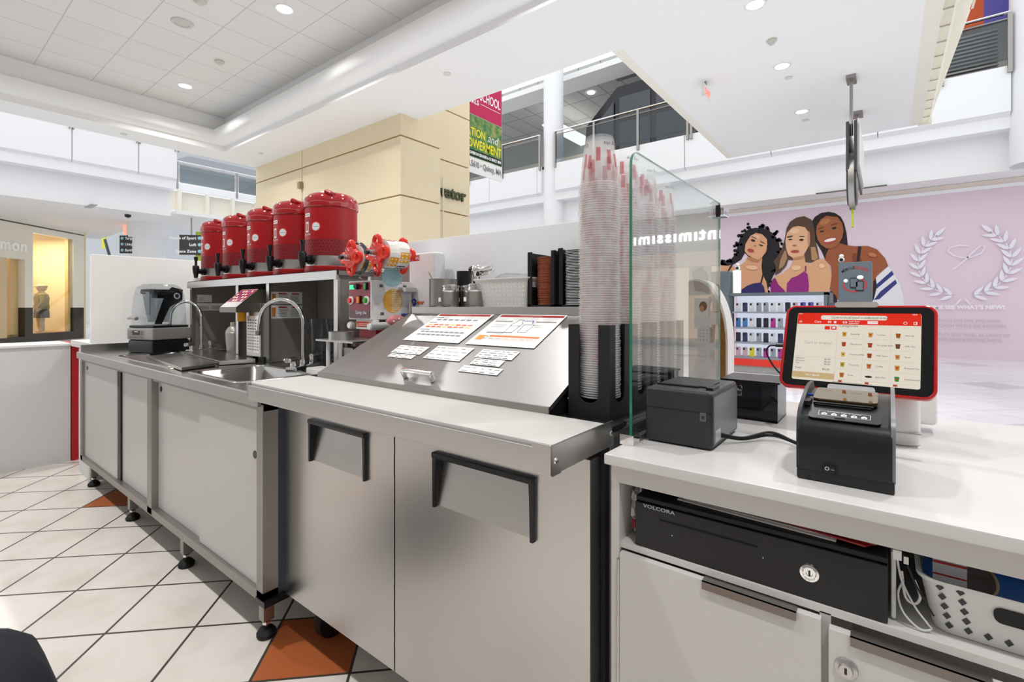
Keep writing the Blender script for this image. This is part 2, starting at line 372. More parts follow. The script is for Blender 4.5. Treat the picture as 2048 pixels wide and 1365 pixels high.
b = MB(); b.lathe([(.34, 0), (.34, 6)], FASC, (-9.08, 14.05, 3.9)); struct(b, 'wall_column')
# upper level behind the far gallery
b = MB(); b.box(-30, 14, 20.5, 20.7, 6, 12, flat('b9b6b0')); struct(b, 'wall_upper')
b = MB(); b.box(-30, -2, 15.6, 21, 9.9, 10, CTILE2); b.box(-30, -2, 14.9, 15.9, 9.3, 9.5, SOFF); b.box(-2, 14, 15, 21, 9.9, 10, CTILE2)
struct(b, 'ceiling')
b = MB()
DK = flat('23252a', .2); DG = flat('4a4d52', .1)
b.prism([(-8.75, 6.03), (-8.6, 7.7), (-7.4, 8.8), (-3.0, 8.8), (-3.0, 6.03)], 0, .12, DK, XZ(0, 15.62, 0))
for x0, x1, z1 in ((-7.3, -6.2, 8.4), (-6.0, -4.7, 8.4), (-4.5, -3.2, 8.4)): b.box(x0, x1, 15.46, 15.5, 6.3, z1, DG); b.box(x0, x1, 15.44, 15.46, 7.55, 7.65, DK)
b.prism([(-8.4, 6.1), (-8.3, 7.5), (-7.5, 8.3), (-7.5, 6.1)], .16, .2, DG, XZ(0, 15.62, 0))
b.obj('upper_storefront', label='dark gabled storefront on the upper floor behind the far balcony railing', cat='storefront')
b = MB(); b.prism([(-11.7, 17.2), (-11.0, 17.2), (-10.7, 24), (-11.7, 24)], 0, .04, mat('slot_light', (1, 1, 1), .5, emit=(1, .96, .88), es=1.6), XY(0, 0, 8.96)); struct(b, 'ceiling_lightbox')
# left gallery along X
b = MB()
for k in range(12):
    y1 = 5.4 if k == 0 else 5.89-k*1.45; y0 = 5.89-(k+1)*1.45+.02
    b.box(-17.2, -17.1, y0, y1, 5.09, 6.1, FASC)
    b.add([(-17.1, y0, 5.09), (-17.1, y1, 5.09), (-17.6, y1, 4.78), (-17.6, y0, 4.78), (-17.6, y1, 5.09), (-17.6, y0, 5.09)], [(0, 1, 2, 3), (1, 4, 2), (0, 3, 5)], FASC)
    b.box(-17.12, -17.06, y1-.06, y1-.03, 5.9, 6.35, STEELD); b.box(-17.12, -17.06, y1+.02, y1+.05, 5.9, 6.35, STEELD)
b.box(-17.8, -17.2, -12, 5.4, 4.78, 6.1, FASC); b.box(-17.8, -17.6, -12, 5.4, 4.1, 4.78, FASC)
b.box(-26, -17.6, -12, 5.4, 4.0, 4.1, SOFF)
struct(b, 'wall_left')
# upper left vault and far crossing bridge
b = MB(); b.box(-27, -24.5, 5.4, 22, 5.25, 5.4, FASC); b.box(-24.6, -24.5, 5.2, 22, 6.3, 6.6, FASC); b.box(-24.9, -24.8, 5.2, 22, 5.4, 6.3, CREAM)
for k in range(12): b.box(-24.85, -24.5, 5.6+k*1.1, 5.72+k*1.1, 5.4, 6.3, CREAM)
struct(b, 'trim_3')
b = MB()
for k in range(6): b.box(-40+k*2.4, -39.6+k*2.4, 8, 30, 10.2+k*.3, 10.5+k*.3, FASC)
b.add([(-40, 6, 9.0), (-28, 18, 13.5), (-28, 19, 13.5), (-40, 7, 9.0)], [(0, 1, 2, 3)], FASC)
b.add([(-44, 4, 11), (-26, 4, 13.5), (-26, 30, 13.5), (-44, 30, 11)], [(0, 1, 2, 3)], flat('cfd2d5'))
struct(b, 'ceiling_vault')
b = MB(); b.box(-20.5, -17.3, 5.45, 7, 4.05, 4.15, SOFF); struct(b, 'ceiling')
b = MB(); b.box(-45, -44.6, 0, 40, 0, 9, flat('e2e5e8')); b.box(-45, -20, 39, 40, 0, 9, flat('e2e5e8')); struct(b, 'wall_atrium')
b = MB(); b.lathe([(.5, 0), (.5, 3.5), (.56, 3.5), (.56, 4.2)], FASC, (-20.0, 5.45, 0)); struct(b, 'wall_column')
b = MB(); b.box(-14, 9, -10.2, -10, 0, 4.0, flat('dcd8d0')); b.box(8.8, 9, -10, 3, 0, 4.0, flat('d8d4ce')); b.box(-14, 9, -10, -6.9, 4.0, 4.1, SOFF); struct(b, 'wall_back')
# --- right side neighbour store, reflected in the glass screen
b = MB(); b.box(2.95, 9.5, 15.0, 15.3, 2.85, 4.0, flat('b9bbbd')); b.box(2.95, 9.5, 15.0, 15.3, 2.4, 2.85, flat('ead8c8')); b.box(2.95, 9.5, 17.2, 17.3, 0, 2.85, mat('glowing_store_back', hexc('eadccf'), .6, emit=hexc('eadccf'), es=.5)); b.box(9.5, 9.6, 15, 17.3, 0, 2.85, WHITEP)  # back wall has emission added to brighten the interior; it is no lamp
b.box(2.95, 9.5, 15.0, 17.3, -.003, .08, WHITEP); b.box(2.95, 9.5, 15.3, 17.3, 2.85, 2.95, WHITEP)
struct(b, 'wall_store')
SIGNL = mat('sign_white_lit', (1, 1, 1), .5, emit=(1, 1, 1), es=3)
b = MB(); b.text('ıntımıssımı', .52, XZ(3.0, 14.99, 3.2), SIGNL, ex=.02, bold=.012, sp=1.22)
b.obj('store_sign', label='white lit store letters mirrored in the glass screen', cat='sign')
def mannequin(x, y, top, skirt, head, label, rot=0, z=.08, cap=None, wide=0):
    t = thing('mannequin', label, 'mannequin', (x, y, z))
    b = MB()
    b.loft([[(x+rx*math.cos(a*PI/6), y+ry*math.sin(a*PI/6), z+h) for a in range(12)] for h, rx, ry in ((.95, .17, .11), (1.1, .13, .1), (1.3, .17, .11), (1.42, .19, .1), (1.5, .07, .06), (1.56, .05, .05), (1.6, .07, .08), (1.7, .085, .1), (1.78, .06, .07), (1.8, .01, .01))], head, True, True)
    for s in (-1, 1):
        b.tube([(x+s*.09, y, z+.95), (x+s*.1, y-.02, z+.5), (x+s*.1, y, z+.06), (x+s*.1, y-.1, z+.02)], [.09, .06, .04, .03], head)
        b.tube([(x+s*.19, y, z+1.42), (x+s*.25, y, z+1.15), (x+s*.22, y-.08, z+.9), (x+s*.2, y-.1, z+.8)], [.05, .04, .03, .025], head)
    b.obj('body', t)
    if top:
        b = MB(); b.loft([[(x+rx*math.cos(a*PI/6), y+ry*math.sin(a*PI/6), z+h) for a in range(12)] for h, rx, ry in ((.88, .19, .14), (1.1, .17, .13), (1.3, .2, .14), (1.43, .2, .12), (1.5, .08, .07))], top)
        for s in (-1, 1): b.tube([(x+s*.18, y, z+1.42), (x+s*.26, y, z+1.15), (x+s*.23, y-.08, z+.92)], [.07, .06, .05], top)
        b.obj('shirt', t)
    if skirt:
        b = MB(); b.loft([[(x+rx*math.cos(a*PI/6), y+ry*math.sin(a*PI/6), z+h) for a in range(12)] for h, rx, ry in ((.55, .2, .14), (.75, .2, .14), (.92, .17, .12))], skirt); b.obj('shorts', t)
    if wide: t.scale = (wide, wide, .93)
    if cap: b = MB(); b.sph((x, y, z+1.74), (.1, .11, .08), cap); b.box(x-.07, x+.07, y-.2, y-.05, z+1.7, z+1.715, cap, .005); b.obj('cap', t)
MANW = flat('e9e0d5')
mannequin(3.35, 15.7, None, flat('f2efe9'), MANW, 'white mannequin in briefs inside the store seen mirrored in the glass')
b = MB(); b.box(3.6, 4.3, 16.0, 16.03, 1.55, 2.6, PAPER); b.prism([(3.65, 1.6), (4.1, 1.7), (4.2, 2.3), (3.9, 2.5), (3.7, 2.2)], 0, .005, flat('c4beb9'), XZ(0, 15.99, 0)); b.obj('fashion_poster', label='grey fashion poster in the mirrored store, upper of two', cat='poster')
b = MB(); b.box(3.6, 4.1, 15.9, 15.93, .5, 1.45, PAPER); b.sph((3.82, 15.89, 1.2), (.12, .02, .15), flat('3a2a22')); b.sph((3.85, 15.87, 1.12), (.07, .02, .1), flat('c98d6a')); b.obj('fashion_poster', label='fashion poster of a dark-haired woman in the mirrored store, lower of two', cat='poster')
b = MB(); b.box(3.5, 3.85, 15.4, 15.7, .08, .55, WPL); [b.box(3.55+i*.1, 3.57+i*.1, 15.39, 15.4, .15+j*.1, .17+j*.1, INK) for i in range(3) for j in range(4)]; b.obj('display_block', label='white dotted display block beside the mirrored mannequin', cat='block')

# --- long pink hoarding with the three women
PO={'hair1':[(-2.96,3.41),(-3.14,3.37),(-3.3,3.21),(-3.4,2.99),(-3.45,2.72),(-3.61,2.52),(-3.78,2.46),(-3.74,2.37),(-3.5,2.41),(-3.31,2.53),(-3.21,2.71),(-3.02,2.51),(-2.82,2.32),(-2.8,2.06),(-2.76,1.79),(-2.64,1.56),(-2.56,1.87),(-2.44,2.13),(-2.33,2.47),(-2.31,2.73),(-2.35,2.97),(-2.46,3.18),(-2.62,3.32),(-2.8,3.39)],'body1':[(-3.85,2.4),(-3.63,2.37),(-3.42,2.31),(-3.19,2.48),(-3.14,2.61),(-2.76,2.54),(-2.78,2.32),(-2.76,2.1),(-2.66,1.88),(-2.62,1.65),(-2.62,1.43),(-3.4,1.44),(-3.43,1.76),(-3.45,2.08),(-3.5,2.22),(-3.85,2.23)],'face1':[(-3.06,3.19),(-2.92,3.26),(-2.76,3.21),(-2.64,3.06),(-2.63,2.91),(-2.68,2.71),(-2.76,2.56),(-2.86,2.5),(-3.0,2.57),(-3.14,2.66),(-3.21,2.77),(-3.19,2.97)],'bra1':[(-3.4,1.44),(-3.4,1.56),(-3.3,1.67),(-3.14,1.78),(-2.98,1.84),(-2.8,1.86),(-2.72,1.74),(-2.68,1.53),(-2.68,1.43)],'strap1':[(-2.81,1.84),(-2.77,1.84),(-2.72,2.1),(-2.75,2.11)],'strap1b':[(-3.67,2.22),(-3.63,2.22),(-3.52,2.4),(-3.57,2.41)],'hair2':[(-1.75,3.6),(-1.93,3.58),(-2.08,3.48),(-2.16,3.32),(-2.2,3.07),(-2.26,2.81),(-2.38,2.56),(-2.48,2.44),(-2.42,2.3),(-2.44,2.04),(-2.31,2.12),(-2.17,2.29),(-2.12,2.46),(-1.6,2.35),(-1.41,2.44),(-1.44,2.67),(-1.5,2.96),(-1.52,3.26),(-1.58,3.48)],'light2':[(-2.21,2.72),(-2.31,2.47),(-2.35,2.21),(-2.23,2.29),(-2.15,2.5),(-2.17,2.7)],'light2b':[(-1.6,2.76),(-1.58,2.43),(-1.51,2.4),(-1.43,2.46),(-1.5,2.76)],'face2':[(-1.89,3.35),(-2.02,3.33),(-2.15,3.19),(-2.19,2.98),(-2.17,2.76),(-2.12,2.59),(-2.0,2.49),(-1.89,2.49),(-1.76,2.56),(-1.67,2.73),(-1.62,2.93),(-1.64,3.15),(-1.73,3.3)],'body2':[(-2.0,2.52),(-1.75,2.58),(-1.72,2.35),(-1.6,2.32),(-1.46,2.42),(-1.3,2.43),(-1.18,2.24),(-1.14,1.99),(-1.16,1.75),(-1.22,1.42),(-2.56,1.43),(-2.54,1.78),(-2.46,2.0),(-2.27,2.08),(-2.08,2.24),(-2.02,2.37)],'bra2':[(-2.54,1.43),(-2.55,1.78),(-2.5,1.94),(-2.44,1.98),(-2.35,1.78),(-2.23,1.65),(-2.17,1.55),(-2.17,1.43)],'bra2b':[(-2.17,1.43),(-2.15,1.82),(-2.04,1.96),(-1.89,2.02),(-1.75,2.13),(-1.67,2.05),(-1.64,1.76),(-1.66,1.42)],'strap2':[(-1.73,2.12),(-1.7,2.11),(-1.7,2.27),(-1.73,2.27)],'hair3':[(-1.2,3.65),(-1.37,3.64),(-1.51,3.55),(-1.59,3.41),(-1.57,3.14),(-1.48,2.88),(-1.35,2.62),(-1.28,2.41),(-1.15,2.4),(-0.91,2.71),(-0.79,2.72),(-0.82,3.07),(-0.87,3.32),(-0.94,3.49),(-1.06,3.6)],'face3':[(-1.25,3.55),(-1.37,3.47),(-1.46,3.32),(-1.48,3.13),(-1.44,2.94),(-1.37,2.81),(-1.25,2.7),(-1.13,2.69),(-0.99,2.78),(-0.91,2.94),(-0.88,3.12),(-0.91,3.32),(-1.01,3.49)],'body3':[(-1.18,2.73),(-1.25,2.57),(-1.28,2.41),(-1.15,2.24),(-1.13,1.99),(-1.18,1.66),(-1.04,1.37),(-0.29,1.37),(-0.27,1.8),(-0.2,1.95),(0.02,2.18),(-0.04,2.37),(-0.2,2.6),(-0.38,2.7),(-0.64,2.71),(-0.81,2.75),(-0.97,2.82)],'bra3':[(-1.22,1.52),(-1.15,1.6),(-1.04,1.46),(-0.97,1.11),(-1.25,1.11)],'strap3':[(-0.58,2.71),(-0.51,2.7),(-0.55,2.32),(-0.61,2.32)],'knit':[(0.02,2.18),(0.16,1.94),(0.25,1.71),(0.31,1.44),(0.33,1.06),(-0.32,1.05),(-0.29,1.29),(-0.26,1.56),(-0.2,1.72),(-0.23,1.9)],'stripe1':[(0.09,2.06),(0.13,1.97),(-0.2,1.63),(-0.26,1.68)],'stripe2':[(0.16,1.84),(0.19,1.75),(-0.15,1.37),(-0.26,1.35),(-0.13,1.56)],'dark3':[(-0.35,2.0),(-0.23,1.94),(-0.2,1.68),(-0.26,1.37),(-0.32,1.25),(-0.38,1.37)]}
PE={'eye1':[(-2.99,3.05,0.06,0.03,25),(-2.79,2.9,0.06,0.02,25),(-2.07,3.0,0.05,0.02,0),(-1.81,2.97,0.05,0.03,0),(-1.35,3.15,0.05,0.02,-8),(-1.08,3.21,0.05,0.03,-8)],'brow1':[(-2.96,3.13,0.08,0.01,30),(-2.75,2.98,0.08,0.01,35),(-2.08,3.08,0.08,0.02,-8),(-1.8,3.06,0.07,0.01,6),(-1.37,3.24,0.08,0.01,-20),(-1.08,3.31,0.09,0.01,-15)],'lip1':[(-3.05,2.77,0.09,0.05,20),(-1.96,2.67,0.1,0.04,2),(-1.17,2.9,0.15,0.08,-10)],'teeth':[(-1.17,2.91,0.13,0.04,-10),(-3.05,2.78,0.05,0.02,20)],'nose':[(-2.94,2.89,0.03,0.02,20),(-1.97,2.83,0.05,0.02,0),(-1.22,3.03,0.06,0.03,-10)],'shade1':[(-2.7,2.74,0.05,0.13,20),(-2.98,2.51,0.16,0.05,20)],'shade2':[(-1.88,2.49,0.14,0.04,-10),(-1.64,2.98,0.03,0.21,0)],'shade3':[(-1.04,2.72,0.17,0.06,-20),(-0.55,2.21,0.1,0.35,-20)],'glow3':[(-1.28,3.4,0.12,0.07,-20),(-0.29,2.47,0.09,0.05,25)],'glow2':[(-1.97,3.22,0.11,0.07,0),(-1.35,2.25,0.07,0.06,30),(-1.93,2.23,0.11,0.07,0)],'glow1':[(-2.9,3.15,0.1,0.06,20),(-3.02,2.29,0.16,0.06,10)]}
def hoarding():
    Y = 14.995; b = MB()
    b.box(-3.95, 2.9, Y, 15.0, -.004, 3.8, flat('e3cfdb'))
    q = [0]
    M = lambda: XZ(0, Y-.002-.0012*q[0], 0)
    def lay(key, col):
        q[0] += 1; b.poly(PO[key], flat(col, .6), M())
    def ell(key, col, idx=None):
        q[0] += 1
        for k, (cx, cz, rx, rz, r) in enumerate(PE[key]):
            if idx is not None and k not in idx: continue
            a = -math.radians(r)
            b.poly([(cx+rx*math.cos(t*PI/8)*math.cos(a)-rz*math.sin(t*PI/8)*math.sin(a), cz+rx*math.cos(t*PI/8)*math.sin(a)+rz*math.sin(t*PI/8)*math.cos(a)) for t in range(16)], flat(col, .6), M())
    lay('knit', 'e6e6ea'); lay('stripe1', '343c80'); lay('stripe2', '343c80'); lay('dark3', '241c22')
    lay('hair1', '17141a'); lay('hair3', '231815')
    q[0] += 1
    random.seed(3)
    for (x, z) in PO['hair1'][1:8]+PO['hair1'][14:24]:
        for k in range(7):
            cx, cz = x+random.gauss(0, .045), z+random.gauss(0, .05); r = random.uniform(.025, .055)
            b.poly([(cx+r*math.cos(t*PI/5), cz+r*math.sin(t*PI/5)) for t in range(10)], flat('17141a', .6), M())
    lay('body1', 'd9a07a'); lay('body3', '9c5634'); ell('shade3', '7b3f26', [1]); lay('strap3', '2a1c1e'); lay('bra3', '1d1820')
    lay('hair2', '5a4030'); lay('light2', 'a98560'); lay('body2', 'e0aa80'); lay('light2b', 'b48c62')
    lay('bra1', '2b2260'); lay('strap1', '17141a'); lay('strap1b', '17141a'); lay('bra2', '8d1b74'); lay('bra2b', '972480'); lay('strap2', '8d1b74')
    ell('shade1', 'b97c58'); lay('face1', 'dfa681'); lay('face2', 'e6b48e'); ell('shade2', 'c58c64'); lay('face3', 'a35f3a'); ell('glow3', 'bd7a50'); ell('glow2', 'f0c6a2'); ell('glow1', 'eabb98')
    ell('eye1', '2a1a16'); ell('brow1', '3a241c'); ell('nose', 'b06a48'); ell('lip1', 'b04a44'); ell('teeth', 'f4eeea', [0])
    # laurel wreath and script initial
    q[0] += 1; LV = flat('eceaf2', .6); cx, cz = 1.36, 2.2
    def leaf(x, z, a, l, w):
        b.poly([(x+math.cos(a)*l*u-math.sin(a)*w*v, z+math.sin(a)*l*u+math.cos(a)*w*v) for u, v in ((0, 0), (.3, -.8), (.65, -.7), (1, 0), (.65, .7), (.3, .8))], LV, M())
    for sd in (-1, 1):
        for k in range(10):
            t = -PI/2+sd*(.22+k*.235); x, z = cx+.78*math.cos(t), cz+.78*math.sin(t); ta = t+sd*PI/2
            leaf(x, z, ta-.65, .27, .045); leaf(x, z, ta+.65, .27, .045)
            t2 = t+sd*.2; a = Vector((x, z)); c2 = Vector((cx+.78*math.cos(t2), cz+.78*math.sin(t2))); nn = (c2-a).orthogonal().normalized()*.008
            b.poly([tuple(a-nn), tuple(c2-nn), tuple(c2+nn), tuple(a+nn)], LV, M())
        leaf(x+math.cos(ta)*.1, z+math.sin(ta)*.1, ta, .3, .05)
        leaf(cx-sd*.02, cz-.82, -PI/2-sd*.6, .22, .02)
    pts = [(1.2, 2.04), (1.36, 2.2), (1.5, 2.38), (1.6, 2.5), (1.68, 2.56), (1.72, 2.5), (1.66, 2.38), (1.5, 2.3), (1.34, 2.3), (1.2, 2.36), (1.1, 2.46), (1.14, 2.54), (1.3, 2.58), (1.45, 2.56)]
    for a, c in zip(pts[:-1], pts[1:]):
        a, c = Vector(a), Vector(c); nn = (c-a).orthogonal().normalized()*.012; b.poly([tuple(a-nn), tuple(c-nn), tuple(c+nn), tuple(a+nn)], LV, M())
    b.text("COME SEE WHAT'S NEW!", .118, XZ(1.36, Y-.06, 1.13), flat('f6f0f6', .6), 'CENTER', bold=.004)
    T = flat('b9adbb', .6)
    b.text('SHOP WITH US ON THE 2ND LEVEL', .088, XZ(1.28, Y-.06, .84), T, 'CENTER'); b.text('NEXT TO COACH WHILE WE REMODEL', .088, XZ(1.28, Y-.06, .72), T, 'CENTER')
    b.text('VISÍTANOS EN EL 2DO NIVEL AL LADO DE', .088, XZ(1.28, Y-.06, .52), T, 'CENTER'); b.text('COACH MIENTRAS REMODELAMOS', .088, XZ(1.28, Y-.06, .4), T, 'CENTER')
    b.box(-3.95, 2.9, Y-.03, Y+.0, 3.8, 3.88, flat('f4f6fa'))
    b.obj('wall_mural', label='long pink wall mural of three women in bras with laurel wreath and lettering', cat='mural', smooth=False)
hoarding()
# --- left storefront set at 45 degrees
Bx, By = -23.9, 4.41; ux, uy = .699, -.715
FM = frame((Bx, By, 0), (ux, uy, 0), (0, 0, 1))     # local x along the facade to the left, y up; z points away from the kiosk side
nz = FM.to_3x3() @ Vector((0, 0, 1))
FS = frame((Bx, By, 0), (-ux, -uy, 0), (0, 0, 1))    # readable from the kiosk: x from left to right, z towards the viewer
STW = flat('e9e4d8', .6); DKW = flat('3a3128', .25)
def fb(b, s0, s1, t0, t1, z0, z1, m): b.box(-s1, -s0, z0, z1, t0, t1, m, M=FS)   # s along the facade to the left, t towards the viewer
b = MB()
fb(b, -.2, .3, -.2, 0, 1.15, 4.0, STW); fb(b, .3, 2.02, -.2, 0, 3.66, 4.0, STW); fb(b, 2.02, 2.32, -.2, 0, 1.15, 4.0, STW); fb(b, 2.32, 5, -.2, 0, 2.72, 4.0, STW)
fb(b, -.2, .3, -.2, 0, 0, 1.15, DKW); fb(b, 2.02, 2.32, -.2, 0, 0, 1.15, DKW); fb(b, .3, 2.02, -.2, 0, 0, .28, DKW); fb(b, 2.32, 5, -.2, 0, 0, .2, DKW); fb(b, 2.95, 5, -.2, 0, .2, 2.72, flat('d8c29a'))
fb(b, -.2, 5, 0, .01, 3.86, 3.9, flat('55504a'))
fb(b, -.2, 6, -3.2, -3.0, 0, 4, mat('glowing_store_wall', hexc('f0e0c0'), .7, emit=hexc('ffe2b0'), es=.25)); fb(b, -.3, -.2, -3.2, 0, 0, 4, flat('e2cfa4')); fb(b, -.2, 6, -3.2, -.2, 3.9, 4.0, SOFF)  # rear wall material glows by itself, standing in for warm shop lighting
fb(b, -.2, 6, -3.2, -.2, .1, .28, flat('b08a5c')); fb(b, .3, .42, -.2, -.1, .28, 3.66, flat('d8b36a')); fb(b, 2.32, 2.62, -.6, -.2, .2, 2.72, flat('d3b884'))
struct(b, 'wall_storefront')
b = MB(); fb(b, .3, 2.02, -.06, -.05, .28, 3.66, GLASS); struct(b, 'window_1')
b = MB(); b.text('lululemon', .5, FS @ Matrix.Translation((-2.28, 2.98, .02)), flat('fbfaf6', .4), 'RIGHT', ex=.02, bold=.012, sp=1.1)
b.obj('store_sign', label='pale lettering high on the cream storefront at far left', cat='sign')
def fpos(s, t, z): return tuple(FS @ Vector((-s, z, t)))
x, y, z = fpos(1.03, -.5, .28)
mannequin(x, y, flat('8a7a3c'), flat('4a3c30'), flat('c9b08a'), 'mannequin in olive jacket and cap inside the left storefront window', z=.28, cap=flat('b9a578'), wide=1.5)
x, y, z = fpos(2.15, -.6, .2)
mannequin(x, y, flat('9080c0'), flat('4a3a34'), flat('b89870'), 'mannequin in lilac top behind the leftmost storefront opening', z=.2, wide=1.5)
for k in range(3):
    x, y, z = fpos(.6+k*.5, -2.6, 3.88); b = MB(); b.cyl((x, y, 3.86), (x, y, 3.9), .09, LAMP); b.obj('store_downlight', label='small round ceiling light inside the left storefront', cat='light', group='ceiling lights inside the left storefront')
area('store_glow', fpos(1.3, -1.0, 3.7), 1.6, 110, (1, .84, .6))
x, y, z = fpos(.35, -2.2, .28)
b = MB(); b.box(x-.5, x+.5, y-.2, y+.2, .2, 2.2, flat('4a3222')); [b.box(x-.45+.3*i, x-.2+.3*i, y-.24, y+.24, .6+.4*j, .75+.4*j, flat(c)) for i in range(3) for j, c in enumerate(('2e2622', '6b5648', '3a2e2a', '8a7060'))]
b.obj('clothes_shelf', label='brown shelf of folded clothes behind the lilac mannequin', cat='shelf')
# hanging direction signs on the left
def dirsign(x0, y0, x1, y1, z0, z1, lines, col, label, dots, extra=None):
    d = Vector((x1-x0, y1-y0, 0)); M = frame((x0, y0, z0), d, (0, 0, 1)); L = d.length; H = z1-z0; b = MB()
    b.box(0, L, 0, H, -.05, 0, col, M=M)
    if extra: b.box(L*.65, L*1.12, -.2, H+.12, -.1, -.06, extra, M=M)
    for i, t in enumerate(lines):
        yy = H*(1-(i+.68)/len(lines)); al = 'LEFT' if dots < 0 else 'RIGHT'
        b.text(t, H*.2, M @ Matrix.Translation((L*.28 if dots < 0 else L*.72, yy, .01)), LEAF, al, bold=.004)
        b.poly([((L*.14 if dots < 0 else L*.86)+H*.085*math.cos(k*PI/6), yy+H*.07+H*.085*math.sin(k*PI/6)) for k in range(12)], flat('8fd0dc'), M, .01)
    b.cyl(tuple(M @ Vector((L/2, H, -.02))), tuple(M @ Vector((L/2, 4.05-z0, -.02))), .02, STEELD)
    b.obj('direction_sign', label=label, cat='sign')
dirsign(-20.15, 4.72, -19.65, 5.13, 2.96, 3.55, ('Target', 'Uniqlo', 'Earth'), flat('3b3836'), 'dark hanging direction sign left of the far white column', -1)
dirsign(-18.0, 5.75, -17.5, 6.25, 2.86, 3.5, ('House of Sport', 'Loft', 'Space Zone'), flat('3b3836'), 'dark and green hanging direction sign right of the far white column', 1, flat('a3b83a'))
b = MB(); b.box(-33.4, -32.7, 7.05, 7.1, 4.3, 5.2, flat('dcd61e')); b.obj('yellow_banner', label='small yellow banner far off behind the kiosk left end', cat='banner')
# escalator glimpse between the left store and the white panel
b = MB(); b.add([(-26, 5.6, 3.2), (-23.2, 5.6, .3), (-23.2, 6.6, .3), (-26, 6.6, 3.2), (-26, 5.6, 2.2), (-23.2, 5.6, -.003), (-23.2, 6.6, -.003), (-26, 6.6, 2.2)], [(0, 1, 2, 3), (4, 5, 1, 0), (4, 7, 6, 5)], flat('9fb2bc', .2)); b.tube([(-26, 5.6, 4.0), (-23.2, 5.6, 1.1), (-23.0, 5.6, .9), (-23.0, 5.6, .4)], .05, flat('4a5258')); b.obj('escalator', label='grey escalator glimpsed between left store and white panel', cat='escalator')
# balcony railings
def railing(p0, p1, z0, label, n, glass=True):
    p0, p1 = Vector(p0), Vector(p1); d = (p1-p0)/n; t = thing('balcony_railing', label, 'railing', (p0.x, p0.y, z0)); u = d.normalized(); nrm = Vector((-u.y, u.x))*.02
    b = MB(); b.tube([(p0.x, p0.y, z0+1.05), (p1.x, p1.y, z0+1.05)], .03, CHROME, 8); b.tube([(p0.x, p0.y, z0+.93), (p1.x, p1.y, z0+.93)], .02, STEELD, 6); b.obj('top_rail', t)
    for k in range(n+1):
        q = p0+d*k; b = MB(); b.box(q.x-.035, q.x+.035, q.y-.035, q.y+.035, z0-.15, z0+1.03, STEELD); b.obj('post', t)
    for k in range(n):
        a = p0+d*(k+.04); c = p0+d*(k+.96); b = MB()
        b.add([(a.x, a.y, z0+.12), (c.x, c.y, z0+.12), (c.x, c.y, z0+.9), (a.x, a.y, z0+.9), (a.x+nrm.x, a.y+nrm.y, z0+.12), (c.x+nrm.x, c.y+nrm.y, z0+.12), (c.x+nrm.x, c.y+nrm.y, z0+.9), (a.x+nrm.x, a.y+nrm.y, z0+.9)], [(0, 1, 2, 3), (4, 7, 6, 5), (0, 4, 5, 1), (3, 2, 6, 7), (0, 3, 7, 4), (1, 5, 6, 2)], GLASSF if glass else STEELD); b.obj('panel', t)
railing((-16, 13.68), (-9.4, 13.68), 6.0, 'steel and glass railing of far balcony left of the white column', 4)
railing((-8.78, 13.68), (-4.4, 13.68), 6.0, 'steel and glass railing of far balcony right of the white column', 3)
railing((-4.3, 13.68), (-.2, 13.68), 6.0, 'far balcony railing running above the flat bridge soffit', 3)
railing((-.1, 13.68), (1.93, 13.68), 6.0, 'far balcony railing at the upper right beside the round column', 2)
railing((-24.5, 5.3), (-24.5, 20), 6.5, 'far railing on the ribbed bridge seen left of the beige block', 6)
b = MB()
for k in range(15): b.box(-.1, 1.95, 15.0, 15.04, 6.1+k*.085, 6.14+k*.085, STEELD)
b.box(-.1, 1.95, 15.2, 15.25, 6.01, 7.4, flat('6b6c6e')); b.obj('store_shutter', label='grey horizontal slat shutter on the upper level behind the right railing', cat='shutter')
b = MB(); b.box(.3, 1.7, 14.95, 15.05, 7.45, 9.8, flat('c4501c')); b.box(1.7, 2.6, 14.95, 15.05, 7.45, 9.8, flat('5650a0')); b.obj('colour_panel', label='orange and violet wall panel at the upper right corner', cat='panel')
# banner
t = thing('school_banner', 'vertical banner with magenta top and green photo beside the beige block', 'banner', (-6.2, 6.9, 3.8))
GRN = mat('banner_foliage', hexc('2f7a45'), .6, var=(7, hexc('a9a860'), 1.0))
b = MB(); b.box(-6.22, -6.2, 5.9, 7.66, 3.72, 5.6, PAPER); M = YZ(-6.195, 0, 0)
b.rect(5.9, 4.83, 7.65, 5.6, flat('c21f56'), M); b.rect(5.9, 4.02, 7.65, 4.82, GRN, M); b.rect(5.9, 4.03, 7.65, 4.16, flat('10281c'), M, .0005)
for tx, sz, y, z, c, sx in (('SCHOOL', .25, 7.6, 5.16, LEAF, .62), ('FOR GIRLS', .13, 6.95, 5.04, LEAF, 1), ('EDUCATION', .22, 7.14, 4.42, flat('f3ea2a'), .78), ('EMPOWERMENT', .24, 7.63, 4.2, flat('f3ea2a'), .74), ('YOUNG WOMEN IN GRADES 6-12 SINCE 1894', .075, 7.62, 4.07, LEAF, .8), ('617.773.5610 • Quincy, MA', .16, 7.63, 3.84, INKL, .72)):
    b.text(tx, sz, YZ(-6.19, y, z), c, 'RIGHT', bold=.004, sx=sx)
b.text('and', .22, YZ(-6.19, 7.2, 4.42), LEAF, 'LEFT', shear=.3); b.rect(7.0, 5.08, 7.6, 5.09, LEAF, YZ(-6.189, 0, 0))
b.obj('cloth', t, smooth=False)
